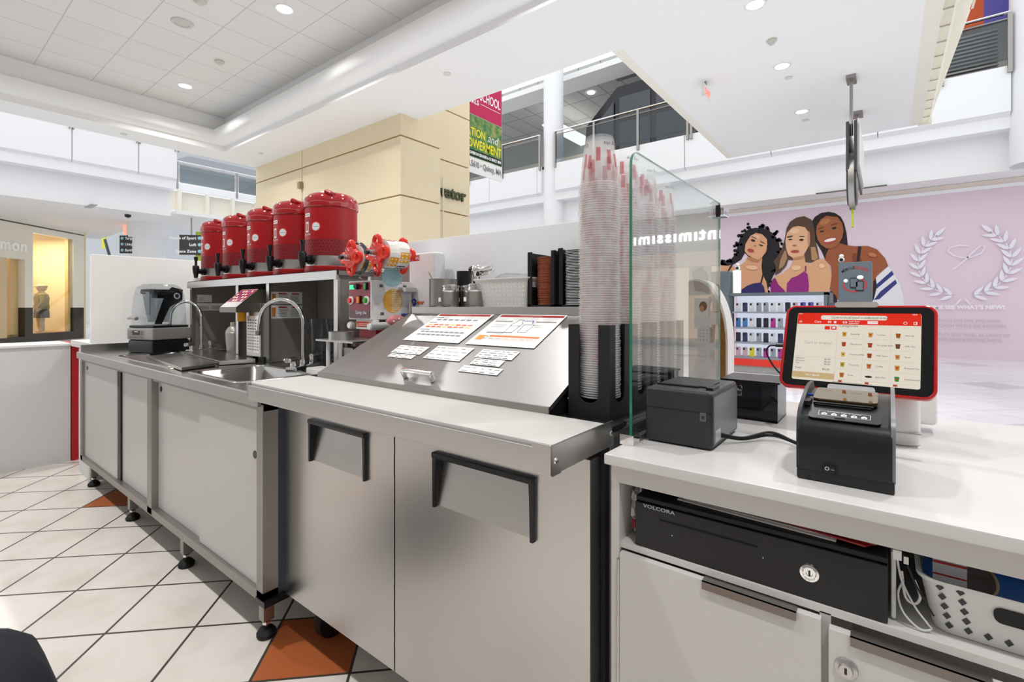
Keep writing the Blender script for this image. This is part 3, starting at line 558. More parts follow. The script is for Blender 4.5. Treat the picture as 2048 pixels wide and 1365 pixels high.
# hanging directory under the bridge, edge on
t = thing('hanging_directory', 'dark hanging directory sign seen edge-on under the flat bridge soffit', 'sign', (-.35, 8, 2.6))
b = MB(); b.box(-.40, -.30, 7.2, 7.45, 3.98, 4.02, STEELD); b.cyl((-.35, 7.3, 3.3), (-.35, 7.3, 3.98), .018, STEELD); b.obj('hanger', t); b = MB(); b.box(-.42, -.28, 8.6, 8.85, 3.98, 4.02, STEELD); b.cyl((-.35, 8.7, 3.3), (-.35, 8.7, 3.98), .018, STEELD); b.obj('hanger', t)
for xx in (-.40, -.32): b = MB(); b.box(xx, xx+.03, 7.2, 8.9, 2.85, 3.45, flat('3a3a3c', .3)); b.obj('board', t)
b = MB(); b.box(-.29, -.27, 7.3, 8.9, 2.95, 3.5, WPL); b.obj('light_board', t)
b = MB(); b.lathe([(.001, -.05), (.3, -.05), (.34, 0), (.3, .05), (.001, .05)], flat('2c2c2e', .3), M=frame((-.35, 7.55, 2.78), (0, 1, 0), (0, 0, 1))); b.lathe([(.33, -.03), (.36, -.03), (.36, .03), (.33, .03)], STEELD, M=frame((-.35, 7.55, 2.78), (0, 1, 0), (0, 0, 1))); b.obj('round_disc', t)
b = MB(); b.box(-.36, -.34, 7.5, 7.62, 2.2, 2.6, flat('a9b83a')); b.obj('green_tab', t)
# exit signs, slot diffuser, detectors
t = thing('exit_sign', 'small red EXIT sign hanging from the bridge soffit', 'sign', (-1.8, 6.3, 3.76))
b = MB(); b.box(-1.83, -1.79, 6.2, 6.45, 3.8, 3.96, WPL, .004); b.text('EXIT', .11, YZ(-1.785, 6.225, 3.84), mat('exit_red', hexc('ff5a3a'), .5, emit=hexc('ff5a3a'), es=1.2)); b.box(-1.82, -1.8, 6.3, 6.34, 3.96, 4.02, STEELD); b.obj('housing', t)
b = MB(); b.box(-20.9, -20.7, 5.0, 5.25, 3.7, 3.95, mat('exit_far', hexc('ff8a6a'), .5, emit=hexc('ff8a6a'), es=1)); b.obj('exit_sign', label='tiny glowing red exit sign by the far left column', cat='sign')
b = MB(); b.box(-1.4, 0, 14.1, 14.2, 3.985, 4.0, flat('6c6a68')); b.obj('slot_diffuser', label='long dark air slot in the far soffit above the mural', cat='vent')
b = MB(); b.box(-17.9, -17.2, 3.4, 3.55, 3.98, 4.0, flat('b4b4b2')); b.obj('slot_diffuser', label='short grey air slot in the left soffit above the storefront', cat='vent')
def downlight(x, y, z, label, r=.085, pw=30, g=None):
    t = thing('downlight', label, 'light', (x, y, z-.01), g); b = MB(); b.lathe([(r, -.006), (r+.022, -.008), (r+.025, 0), (r, 0)], WHITEP, (x, y, z), 28); b.obj('trim_ring', t)
    b = MB(); b.cyl((x, y, z-.004), (x, y, z-.001), r, LAMP, n=28); b.obj('lamp_disc', t)
    if pw: area('downlight_lamp', (x, y, z-.03), r*2, pw, spread=math.radians(135))
# ceiling fittings
downlight(-5.467, 2.79, 4.6, 'round recessed downlight nearest the camera in the coffered ceiling', .085, 31)
downlight(-8.58, 2.82, 4.6, 'round recessed downlight at the far left of the coffered ceiling', .085, 31)
downlight(-.98, 4.99, 4.02, 'bridge soffit downlight closest to the top edge', .075, 20)
downlight(-.98, 6.46, 4.02, 'middle downlight of three in the flat bridge soffit', .075, 20)
downlight(-.98, 8.14, 4.02, 'farthest downlight in the flat bridge soffit', .075, 20)
downlight(-2.3, 2.8, 4.6, 'recessed downlight in the coffer above the cutting board, past the frame', .085, 31)
downlight(-5.47, -.3, 4.6, 'recessed downlight in the coffer above the sink aisle, behind the camera', .085, 31); downlight(-2.3, -.3, 4.6, 'recessed downlight in the coffer directly above the camera position', .085, 31); downlight(.8, -.3, 4.6, 'recessed downlight in the coffer above the floor right of the camera', .085, 31); downlight(.8, 2.8, 4.6, 'recessed downlight in the coffer above the checkout counter, past the frame', .085, 31)
for (x, y, z, nm, lb, r) in ((-7.34, 2.83, 4.6, 'smoke_detector', 'small white smoke detector between the two coffer downlights', .06), (-.97, 5.76, 4.02, 'smoke_detector', 'smoke detector between downlights on the bridge soffit', .05), (-6.05, 2.13, 4.6, 'smoke_detector', 'white detector at the top edge of the coffered ceiling', .07)):
    b = MB(); b.lathe([(.001, -.05), (r*.5, -.05), (r*.7, -.03), (r, -.02), (r, 0)], flat('c9c7bf'), (x, y, z), 20); b.obj(nm, label=lb, cat='detector')
b = MB(); b.lathe([(.001, -.012), (.07, -.012), (.075, -.02), (.11, -.015), (.12, 0)], flat('c4c3bf'), (-6.695, 2.17, 4.6), 28); b.obj('ceiling_speaker', label='flat round speaker grille in the coffered ceiling', cat='speaker')
for x, y, z, lb in ((-4.2, 4.14, 4.0, 'sprinkler cap on the soffit left of the banner'), (-9.83, 2.36, 4.0, 'sprinkler cap on the left soffit strip'), (-9.09, 4.2, 4.0, 'sprinkler cap near the soffit corner above the beige block'), (-.965, 6.83, 4.02, 'faint sprinkler cap below the middle bridge downlight'), (-.98, 8.54, 4.02, 'faint sprinkler cap below the farthest bridge downlight')):
    b = MB(); b.cyl((x, y, z-.012), (x, y, z), .045, flat('d8d7d4'), n=20); b.obj('sprinkler_cap', label=lb, cat='sprinkler')
b = MB(); b.lathe([(.001, -.14), (.06, -.12), (.08, -.08), (.08, -.03)], BLACK, (-18.1, 4.44, 4.0), 16); b.lathe([(.09, -.04), (.09, 0)], WPL, (-18.1, 4.44, 4.0), 16); b.obj('security_camera', label='dark dome security camera under the left soffit', cat='camera')
for i, (x, y) in enumerate(((-12.1, 15.85), (-9.5, 17.5), (-6.5, 17.3))):
    b = MB(); b.cyl((x, y, 9.86), (x, y, 9.9), .14, LAMP, n=20); b.obj('upper_downlight', label='small downlight in the grey upper ceiling beyond the balcony', cat='light', group='downlights in the upper ceiling')
b = MB(); b.box(-8.2, -6.6, 17.0, 17.25, 9.86, 9.9, flat('6c6c6a')); b.obj('slot_diffuser', label='dark slot vent in the upper ceiling above the dark gable', cat='vent')

# ============================================================ KIOSK WALLS
b = MB(); b.box(-5.35, -4.95, -2.6, .86, 0, .885, flat('d6d5d6', .4)); b.box(-5.37, -4.93, -2.6, .86, .885, .90, WHITEP); b.obj('kiosk_counter', label='low white kiosk counter wall running out of frame at far left', cat='counter')
b = MB(); b.box(-5.35, -4.93, .865, .905, 0, .90, RED, .004); b.obj('red_trim_strip', label='glossy red vertical strip beside the left end of the sink cabinet', cat='trim')
b = MB(); b.box(-4.92, -4.27, .91, 1.6, 0, .88, flat('e4e4e4')); b.box(-4.94, -4.27, .86, 1.6, .88, .925, WHITEP); b.box(-4.57, -4.275, .84, .9, 0, .88, flat('e4e4e4')); b.obj('kiosk_counter', label='white ledge behind the left end of the sink counter', cat='counter')
b = MB(); b.box(-4.33, -4.28, .85, 1.56, .93, 1.54, flat('f7f6f2', .45), .004); b.obj('partition_panel', label='off-white partition panel behind the blender', cat='panel')
b = MB(); b.box(-4.27, -.74, 1.555, 1.60, 0, 1.495, WALLP, .002); b.obj('partition_panel', label='long white back panel behind the shelf of caddies', cat='panel')

# ============================================================ SINK CABINET
t = thing('sink_cabinet', 'long stainless sink base cabinet with sliding grey doors on bullet feet', 'cabinet', (-2.97, 1.15, 0))
b = MB(); b.box(-4.25, -4.2, .787, .84, .165, .843, STEELD); b.box(-2.895, -2.83, .787, .84, .165, .843, STEELD); b.box(-1.735, -1.69, .787, .84, .165, .843, STEELD)
b.box(-4.25, -1.69, .787, .84, .160, .195, STEELD); b.box(-4.25, -1.69, .79, .84, .82, .843, STEELD)
b.box(-4.25, -4.235, .84, 1.53, .165, .843, WPL); b.box(-4.25, -1.69, 1.51, 1.53, .165, .843, STEELD); b.box(-4.25, -1.70, .84, 1.53, .165, .18, STEELD)
b.obj('frame', t)
b = MB(); b.box(-1.705, -1.688, .84, 1.5, .17, .843, flat('4a4e56', .3, metal=.8), .002)
for yy, zz in ((.87, .77), (.87, .5), (.87, .24)): b.cyl((-1.688, yy, zz), (-1.682, yy, zz), .005, BLACK)
b.obj('side_panel', t); b = MB(); b.box(-1.74, -1.675, .785, .96, .15, .17, BLACK); b.obj('corner_cap', t)
for x0, x1, y, hx in ((-4.2, -3.47, .80, -4.13), (-3.425, -2.895, .815, None), (-2.83, -2.2, .815, -2.79), (-2.28, -1.735, .80, -1.775)):
    b = MB(); b.box(x0, x1, y, y+.012, .195, .822, DOORP, .002); 
    if hx: b.cyl((hx, y-.0015, .78 if hx < -2 else .655), (hx, y+.002, .78 if hx < -2 else .655), .014, BLACK, n=20)
    b.obj('sliding_door', t)
b = MB(); b.box(-3.47, -3.425, .806, .85, .195, .822, BLACK); b.obj('door_gap', t)
for i, x in enumerate((-4.13, -3.305, -2.52, -1.76)):
    for y in (.833, 1.46):
        b = MB(); b.box(x-.019, x+.019, y-.019, y+.019, .06, .165, STEELD, .002); l = b.obj('leg', t)
        b = MB(); b.lathe([(.001, 0), (.030, 0), (.033, .006), (.033, .016), (.024, .028), (.012, .036), (.010, .062)], RUB, (x, y, 0), 20); b.cyl((x, y, .044), (x, y, .054), .014, CHROME, n=6); b.obj('foot', l)
# worktop with two basins
t = thing('sink_worktop', 'stainless steel sink worktop with two sunken basins', 'worktop', (-2.97, 1.15, .845))
b = MB(); X = [-4.262, -3.75, -2.76, -2.56, -2.04, -1.690]; Y0, Y1, Y2, Y3 = .770, .865, 1.18, 1.53
for i in range(5):
    if i in (1, 3): b.box(X[i], X[i+1], Y0, Y1, .866, .878, STEELH); b.box(X[i], X[i+1], Y2, Y3, .866, .878, STEELH)
    else: b.box(X[i], X[i+1], Y0, Y3, .866, .878, STEELH)
b.box(-4.262, -1.69, Y0, Y0+.012, .838, .866, STEELH); b.cyl((-4.262, Y0+.008, .874), (-1.69, Y0+.008, .874), .008, STEELH, n=12)
b.box(-4.262, -4.245, Y0+.02, Y3, .878, .925, STEELH); b.box(-4.245, -1.95, 1.515, 1.53, .878, .925, STEELH)
b.obj('top', t)
for x0, x1 in ((-3.75, -2.76), (-2.56, -2.04)):
    cx, cy, w, d = (x0+x1)/2, (Y1+Y2)/2, x1-x0, Y2-Y1; b = MB()
    b.loft([z3(rrect(cx, cy, w+.05, d+.05, .06), .8785), z3(rrect(cx, cy, w+.045, d+.045, .06), .8815), z3(rrect(cx, cy, w+.012, d+.012, .055), .881), z3(rrect(cx, cy, w, d, .05), .875), z3(rrect(cx, cy, w-.02, d-.02, .05), .72), z3(rrect(cx, cy, w-.06, d-.06, .045), .695), z3(rrect(cx, cy, .06, .06, .02), .688)], STEELH, cap1=True)
    bo = b.obj('basin', t, sharp=50)
    b = MB(); b.lathe([(.001, .004), (.03, .003), (.042, .004), (.044, 0)], CHROME, (cx, cy, .689), 20); b.obj('drain', bo)
def coverplate(pts, z, h, label):
    b = MB(); b.prism(pts, z, z+h, STEELH); b.obj('basin_cover', label=label, cat='cover')
coverplate([(-3.37, .912), (-2.60, .84), (-2.68, 1.03), (-3.45, 1.10)], .8825, .014, 'front steel cover plate lying skewed over the left basin')
coverplate([(-3.50, 1.12), (-2.70, 1.04), (-2.66, 1.20), (-3.44, 1.285)], .8825, .020, 'rear steel cover plate behind the skewed front one')
def faucet(x, y, ang, label, rise=.30):
    t = lthing('faucet', label, 'faucet', (x, y, .878), rotz=ang); b = MB(); b.box(-.11, .11, -.028, .028, 0, .028, CHROME, .008); b.obj('base', t)
    b = MB(); pts = [(0, 0, .028), (0, 0, rise-.10)]+[(0, -.112+.112*math.cos(a*PI/12), rise-.10+.112*math.sin(a*PI/12)) for a in range(1, 12)]+[(0, -.226, rise-.115), (.0, -.230, rise-.14)]
    b.tube(pts, .0095, CHROME, 14); b.cyl((0, 0, .028), (0, 0, .05), .016, CHROME); b.obj('spout', t)
    b = MB(); b.cyl((0, -.230, rise-.138), (0, -.232, rise-.16), .0125, STEELD); b.obj('aerator', t)
    for s, c in ((-1, REDK), (1, flat('3a5cae'))):
        b = MB(); b.cyl((s*.085, 0, .028), (s*.085, 0, .05), .015, CHROME); b.cyl((s*.085, 0, .05), (s*.085, 0, .066), .011, CHROME)
        b.loft([[(s*.085+s*(.0+u), w*math.cos(a*PI/4), .06+.012*math.sin(a*PI/4)) for a in range(8)] for u, w in ((-.012, .012), (.01, .012), (.035, .018), (.052, .02), (.056, .012))], CHROME, True, True); h = b.obj('handle', t)
        b = MB(); b.cyl((s*.085, 0, .066), (s*.085, 0, .0695), .009, c); b.obj('cap', h)
faucet(-2.20, 1.215, math.radians(-58), 'chrome gooseneck faucet beside the open right basin', .325)
faucet(-3.59, 1.275, math.radians(-58), 'chrome gooseneck faucet behind the covered left basin', .325)

# ============================================================ BLENDER
t = lthing('blender', 'countertop blender with clear sound cover at left end of sink', 'blender', (-3.87, 1.12, .878), rotz=.27)
b = MB(); b.box(-.132, .132, -.12, .12, .0, .085, BLACK, .015); b.obj('base', t)
b = MB(); b.box(-.136, .136, -.124, .124, .085, .165, flat('a9a5a0', .35, metal=.3), .012); h = b.obj('housing', t)
b = MB(); M = XZ(0, -.1245, 0); b.rect(-.115, .093, .05, .147, flat('8f8b86'), M); b.rect(-.07, .118, .01, .147, BLACK, M, .0006); b.rect(-.05, .137, -.012, .142, LEAF, M, .001)
for i in range(7): b.rect(-.1+.02*i, .1, -.09+.02*i, .106, INK, M, .0006)
for i in range(2): b.rect(.024, .12+.012*i, .032, .126+.012*i, INK, M, .0006)
b.obj('control_panel', h)
b = MB(); b.box(-.125, .125, -.115, .115, .165, .18, BLACK, .006); b.obj('tray', t)
b = MB(); w0 = [(.25, .225, .03, .18), (.245, .22, .03, .3), (.235, .21, .035, .38), (.22, .195, .05, .43), (.17, .15, .05, .452), (.02, .02, .009, .455)]
b.loft([z3(rrect(0, 0, w, d, r), z) for w, d, r, z in w0], SMOKE, cap1=True); b.obj('sound_cover', t, sharp=60)
b = MB(); b.tube([(-.122, -.118, .225), (-.06, -.135, .232), (.0, -.14, .225)], [.008, .011, .012], flat('a9a5a0', .35, metal=.3)); b.obj('cover_handle', t)
b = MB(); b.loft([z3(rrect(0, 0, w, w, .02), z) for w, z in ((.10, .2), (.13, .32), (.145, .39))], JUG); j = b.obj('jar', t, sharp=60)
b = MB(); b.box(-.078, .078, -.078, .078, .385, .42, BLACK, .012); b.box(-.03, .03, -.03, .03, .36, .39, BLACK); b.obj('jar_lid', j)
b = MB(); b.box(-.005, .03, -.082, -.072, .25, .40, flat('9aa0a4')); b.obj('jar_handle', j)
for k in range(6): pass
b = MB(); b.prism([(-.10, .19), (-.055, .19), (.0, .30), (.085, .35), (.09, .42), (.02, .435), (-.02, .40)], -.004, 0, BLACK, frame((.126, 0, 0), (0, 1, 0), (-.06, 0, 1))); b.lathe([(.013, 0), (.021, 0)], WPL, M=frame((.110, .045, .375), (0, 1, 0), (-.06, 0, 1))); b.obj('side_arm', t)
b = MB(); b.tube([(-3.74, 1.22, .90), (-3.68, 1.24, .885), (-3.6, 1.32, .883), (-3.55, 1.4, .886)], .004, RUB, 8); b.v = [Matrix.Rotation(-.27, 4, 'Z') @ (v-Vector((-3.87, 1.12, .878))) for v in b.v]; b.obj('power_cord', t)

# ============================================================ TEA SHELF UNIT
t = thing('shelf_unit', 'open stainless shelf unit carrying the five red dispensers', 'shelf', (-2.83, 1.4, .878))
b = MB(); b.box(-3.74, -1.965, 1.245, 1.55, 1.325, 1.345, STEELD); b.box(-3.74, -1.965, 1.24, 1.252, 1.305, 1.345, STEEL); b.obj('top_board', t)
for x in (-3.70, -3.0, -2.63, -1.985):
    b = MB(); b.box(x-.004, x+.004, 1.255, 1.53, .88, 1.325, STEELI); b.box(x-.016, x+.016, 1.25, 1.262, .88, 1.31, STEEL); b.obj('divider', t)
b = MB(); b.box(-3.70, -1.985, 1.535, 1.545, .88, 1.325, STEELI); b.obj('back', t)
b = MB(); b.box(-3.74, -1.97, 1.245, 1.55, 1.346, 1.349, BLACKM); b.obj('mat', t)
def card(name, x, z, w, h, y, lab, rows, head=None, pic=None):
    b = MB(); b.box(y, y+.001, x, x+w, z-h, z, PAPER); M = YZ(y+.0016, 0, 0); x0 = x+.01
    if pic: b.prism([(x+.008, z-.012), (x+.03, z-.012), (x+.027, z-h+.01), (x+.011, z-h+.01)], 0, .0003, flat('d98a3a'), M); x0 = x+.045
    if head: b.rect(x0, z-.014, x0+(x+w-x0)*.35, z-.007, RED, M); b.rect(x0+(x+w-x0)*.55, z-.014, x0+(x+w-x0)*.85, z-.007, RED, M)
    for r in range(rows):
        zz = z-.02-r*(h-.025)/rows
        for c in range(2 if w > .1 else 1):
            xa = x0+c*(x+w-x0)*.5; b.rect(xa, zz-.003, xa+(x+w-x0)*random.uniform(.3, .45), zz, INKL, M)
    b.obj(name, label=lab, cat='notice')
card('recipe_card', 1.262, 1.262, .18, .066, -2.6255, 'upper printed recipe card with drink picture inside the shelf unit', 6, 1, 1)
card('recipe_card', 1.262, 1.188, .18, .072, -2.6255, 'lower printed recipe card with drink picture inside the shelf unit', 6, 1, 1)
card('taped_note', 1.285, 1.262, .09, .05, -3.6955, 'small white note taped high in the left bay', 3)
card('taped_note', 1.285, 1.205, .17, .05, -3.6955, 'wide white note taped below the small one in the left bay', 4)
t = lthing('cocktail_shaker', 'dull steel cocktail shaker standing in the left bay', 'shaker', (-3.24, 1.33, .878)); b = MB(); b.lathe([(.001, 0), (.036, 0), (.045, .1), (.047, .14), (.04, .15)], flat('c6c0bb', .35, metal=.6), n=24); b.obj('body', t); b = MB(); b.lathe([(.045, .14), (.045, .15), (.03, .175), (.019, .18), (.019, .205), (.001, .207)], flat('c6c0bb', .35, metal=.6), n=24); b.obj('lid', t)
# syrup dispenser in the middle bay
t = thing('sugar_dispenser', 'steel dosing machine with slanted red keypad in the middle bay', 'dispenser', (-2.73, 1.35, .878))
b = MB(); b.box(-2.81, -2.645, 1.22, 1.5, .91, 1.20, STEEL, .003); b.obj('body', t)
b = MB(); b.box(-2.80, -2.655, 1.2185, 1.22, .93, 1.13, PAPER)
for i in range(11):
    for j in range(5): b.rect(-2.79+.027*j, .945+.016*i, -2.775+.027*j+random.uniform(0, .008), .95+.016*i, INK if i > 6 else INKL, XZ(0, 1.218, 0))
b.obj('price_sheet', t)
b = MB(); b.prism([(1.12, 1.175), (1.12, 1.150), (1.215, 1.150), (1.5, 1.155), (1.5, 1.275), (1.235, 1.275)], -2.905, -2.70, flat('6f6a60', .35, metal=.6), YZ(0, 0, 0)); hd = b.obj('head', t)
b = MB(); Mk = frame((-2.9025, 1.121, 1.178), (1, 0, 0), (0, .115, .1)); b.rect(0, 0, .2, .15, flat('e9e3e3', .15), Mk); b.rect(.004, .045, .196, .147, flat('c2203a', .12), Mk, .0006)
for i in range(5):
    for j in range(4): b.rect(.02+.034*i, .05+.024*j, .042+.034*i, .064+.024*j, PAPER if (i+j) % 3 else flat('7a3a90'), Mk, .001)
b.obj('keypad', hd)
b = MB(); b.cyl((-2.80, 1.19, 1.10), (-2.80, 1.19, 1.15), .022, flat('e8a213', .2), n=16); b.obj('nozzle', t)
for x in (-2.79, -2.665): b = MB(); b.cyl((x, 1.26, .879), (x, 1.26, .91), .014, RUB, n=12); b.obj('foot', t); b = MB(); b.cyl((x, 1.45, .879), (x, 1.45, .91), .014, RUB, n=12); b.obj('foot', t)
# blender jar in right bay
t = thing('blender_jar', 'grey clear blender jar standing behind the right faucet', 'jar', (-2.16, 1.36, .878))
b = MB(); b.lathe([(.001, .01), (.045, .01), (.05, .03), (.042, .05), (.055, .12), (.072, .24), (.07, .24), (.052, .12), (.04, .055)], JUG, (-2.12, 1.36, .878), 28); b.obj('body', t)
b = MB(); b.lathe([(.001, 0), (.055, 0), (.056, .03), (.05, .035)], BLACK, (-2.12, 1.36, .878), 28); b.tube([(-2.06, 1.31, 1.10), (-2.03, 1.27, 1.09), (-2.03, 1.27, .98), (-2.08, 1.32, .93)], .012, BLACK); b.obj('handle', t)
t = thing('measuring_jug', 'pale clear plastic jug left of the grey blender jar', 'jug', (-2.33, 1.36, .878)); b = MB(); b.lathe([(.001, .003), (.05, .003), (.058, .24), (.056, .24), (.047, .01)], SMOKE, (-2.30, 1.37, .878), 24); b.tube([(-2.35, 1.35, 1.10), (-2.39, 1.34, 1.09), (-2.385, 1.34, 1.04)], .006, SMOKE); b.obj('body', t)
b = MB(); b.box(-2.08, -1.72, 1.16, 1.24, .8785, .905, WPL, .004); b.obj('plastic_tray', label='white plastic tray between right faucet and sealing machine', cat='tray')

# ============================================================ FIVE RED DISPENSERS
def onbarrel(b, r, a, z, w, h, m, n=8, e=.0006, rnd=False):   # patch wrapped on a barrel, a measured from -Y
    vs = []; fs = []
    rows = 10 if rnd else 1
    for j in range(rows+1):
        v = -1+2*j/rows; hw = math.sqrt(max(0, 1-v*v)) if rnd else 1
        for i in range(n+1):
            t = -PI/2+a+(w/2/r)*hw*(-1+2*i/n); vs.append(((r+e)*math.cos(t), (r+e)*math.sin(t), z+v*h/2))
    for j in range(rows):
        for i in range(n): fs.append((j*(n+1)+i, j*(n+1)+i+1, (j+1)*(n+1)+i+1, (j+1)*(n+1)+i))
    b.add(vs, fs, m)
def texton(b, body, size, r, a, z, m, flip=False):
    k = MB(); k.text(body, size, Matrix(), m, 'CENTER')
    b.add([((r+.001)*math.cos(-PI/2+a+(-v.x if flip else v.x)/r), (r+.001)*math.sin(-PI/2+a+(-v.x if flip else v.x)/r), z+(-v.y if flip else v.y)) for v in k.v], k.f, m)
DARKR = mat('embossed_red_band', hexc('8d1a22'), .4, bump=((90, 90, 90), .6)); CREAMW = flat('f3ece6')
t0 = lthing('tea_dispenser', 'nearest and largest-looking red tea dispenser at the right end of the row', 'dispenser', (-2.262, 1.40, 1.349), 'red tea dispensers on the shelf unit')
b = MB(); b.lathe([(.001, 0), (.128, 0), (.13, .004), (.13, .03), (.124, .034)], RED, n=48); b.obj('base', t0)
b = MB(); b.lathe([(.124, .03), (.1255, .034), (.1255, .083), (.124, .085)], STEEL, n=48); b.obj('steel_band', t0)
b = MB(); b.lathe([(.127, .084), (.127, .165)], DARKR, n=48); b.lathe([(.127, .165), (.1275, .17), (.1275, .325), (.131, .328)], REDB, n=48)
for j in range(5):
    for i in range(22):
        a = -1.45+i*.13+(.065 if j % 2 else 0); vs = []
        for u, v in ((-.006, -.004), (-.004, -.006), (.006, .004), (.004, .006)): u = u if j % 2 else -u; vs.append((.1277*math.cos(-PI/2+a+u/.127), .1277*math.sin(-PI/2+a+u/.127), .095+.0155*j+v))
        b.add(vs, [(0, 1, 2, 3)], flat('4a1016', .5))
b.obj('barrel', t0)
b = MB(); b.lathe([(.131, .325), (.1335, .328), (.134, .345), (.1335, .36), (.128, .378), (.116, .392), (.095, .402), (.06, .406), (.001, .407)], REDL, n=48); ld = b.obj('lid', t0)
b = MB(); b.tube([(.07, -.07, .396), (.085, -.08, .397), (.105, -.07, .388), (.11, -.045, .384)], [.006, .012, .012, .006], REDL); b.obj('lid_grip', ld)
b = MB(); onbarrel(b, .1275, .42, .225, .05, .05, flat('d84a3e'), rnd=True); onbarrel(b, .1275, .42, .225, .04, .04, flat('dfe6ea'), rnd=True, e=.0012); onbarrel(b, .1275, .42, .225, .032, .002, INKL, e=.0018); b.obj('round_sticker', t0)
b = MB(); onbarrel(b, .1275, -.05, .225, .026, .052, CREAMW); onbarrel(b, .1275, -.05, .225, .012, .035, REDB, e=.0012); texton(b, 'Gong cha', .014, .1275, -.05, .185, CREAMW); onbarrel(b, .1275, -.05, .285, .045, .018, CREAMW); onbarrel(b, .1275, -.05, .285, .034, .004, INKL, e=.0012); b.obj('logo_plate', t0)
ta = .2; tx, ty = math.sin(ta), -math.cos(ta)
b = MB(); b.cyl((.12*tx, .12*ty, .062), (.165*tx, .165*ty, .062), .016, BLACK); b.cyl((.125*tx, .125*ty, .062), (.14*tx, .14*ty, .062), .024, BLACK); b.lathe([(.001, -.045), (.010, -.045), (.018, 0), (.020, .025), (.016, .035), (.001, .036)], BLACK, (.18*tx, .18*ty, .062), 18); tp = b.obj('tap', t0)
b = MB(); b.lathe([(.008, .03), (.007, .06), (.012, .085), (.011, .092), (.001, .093)], BLACK, (.18*tx, .18*ty, .062), 14); b.obj('tap_lever', tp)
for x, l in ((-2.585, 'second red tea dispenser counted from the right end'), (-2.90, 'red tea dispenser in the middle of the row of five'), (-3.235, 'red tea dispenser next to the far left one'), (-3.575, 'red tea dispenser at the far left end of the row')):
    dup(t0, (x, 1.40, 1.349), label=l)
b = MB(); b.cyl((-3.70, 1.28, 1.349), (-3.70, 1.28, 1.375), .03, WPL, .022); b.obj('drip_cup', label='tiny white cup under the tap of the farthest dispenser', cat='cup')

# ============================================================ SEALING MACHINE
t = thing('cup_sealing_machine', 'cup sealing machine with red panel and patterned film rolls', 'machine', (-1.75, 1.3, .878))
WM = flat('e4e4e3', .4)
b = MB(); b.box(-1.82, -1.70, 1.26, 1.45, .878, 1.088, flat('9c1420', .4), .003); b.obj('base', t)
b = MB(); b.box(-1.845, -1.685, 1.225, 1.44, 1.125, 1.29, WM, .004); hb = b.obj('head', t)
b = MB(); M = XZ(0, 1.2245, 0); b.prism(rrect(-1.765, 1.208, .145, .152, .008), 0, .002, flat('8a1f30', .2), M); b.rect(-1.835, 1.133, -1.695, 1.165, flat('5a3444', .2), M, .0025)
b.prism(rrect(-1.815, 1.264, .036, .018, .002), 0, .003, mat('display_green', hexc('20d070'), .3, emit=hexc('20e080'), es=1.2), M); b.cyl((-1.775, 1.2245, 1.266), (-1.775, 1.207, 1.266), .013, BLACK, .011); b.box(-1.724, -1.706, 1.216, 1.225, 1.25, 1.28, BLACK); b.box(-1.721, -1.709, 1.212, 1.217, 1.253, 1.277, flat('12a050', .2), .001)
b.box(-1.772, -1.752, 1.216, 1.225, 1.193, 1.226, BLACK); b.box(-1.77, -1.754, 1.211, 1.217, 1.196, 1.223, flat('f07a1a', .2), .001)
for x, c in ((-1.822, 'd8262a'), (-1.712, '2a9a2a')): b.cyl((x, 1.2245, 1.207), (x, 1.217, 1.207), .018, WPL); b.cyl((x, 1.217, 1.207), (x, 1.208, 1.207), .011, flat(c, .25))
b.text('Gong cha', .02, XZ(-1.79, 1.2205, 1.15), LEAF); b.obj('control_panel', hb)
b = MB(); M = YZ(-1.6845, 0, 0)
b.poly([(1.335+.052*math.cos(k*PI/14), 1.205+.052*math.sin(k*PI/14)) for k in range(28)], flat('eab24e'), M)
for i in range(-1, 6):
    for j in range(-5, 6):
        x, y = .009*i+(.0045 if j % 2 else 0), .009*j
        if x > -.008 and x*x+y*y < .0023: b.poly([(1.335+x+.0032*math.cos(k*PI/5), 1.205+y+.0042*math.sin(k*PI/5)) for k in range(10)], flat('f3e6c8'), M, .0006)
for y, z in ((1.265, 1.262), (1.39, 1.262), (1.27, 1.145)): b.rect(y, z, y+.018, z+.012, flat('5a6a6a'), M, .0006)
b.obj('side_stickers', hb)
b = MB(); b.box(-1.80, -1.665, 1.23, 1.25, 1.085, 1.125, WM, .003); M = XZ(0, 1.2285, 0); b.rect(-1.795, 1.095, -1.69, 1.118, RED, M); b.poly([(-1.792, 1.098), (-1.78, 1.098), (-1.786, 1.114)], flat('f0b030'), M, .0006); b.poly([(-1.705, 1.098), (-1.693, 1.098), (-1.699, 1.114)], flat('f0b030'), M, .0006); [b.rect(-1.777, 1.1+.007*i, -1.71, 1.103+.007*i, flat('f0c0a0'), M, .0006) for i in range(2)]; b.obj('warning_plate', t)
for x, y0 in ((-1.83, 1.22), (-1.66, 1.20)): b = MB(); b.cyl((x, y0, 1.10), (x, y0+.18, 1.10), .0165, flat('a9aaa8', .3)); b.cyl((x, y0-.006, 1.10), (x, y0, 1.10), .012, WPL); b.obj('take_up_roll', t)
b = MB(); b.sph((-1.655, 1.33, 1.115), (.02, .055, .03), flat('c8787a')); [b.sph((-1.634, 1.30+.028*i, 1.118+.01*(i % 2)), .004, PAPER, 8) for i in range(3)]; b.obj('strawberry_sticker', t)
b = MB(); b.box(-1.68, -1.66, 1.36, 1.45, 1.245, 1.265, STEEL, .003); b.cyl((-1.655, 1.37, 1.255), (-1.65, 1.37, 1.255), .009, CHROME); b.obj('guide_arm', t)
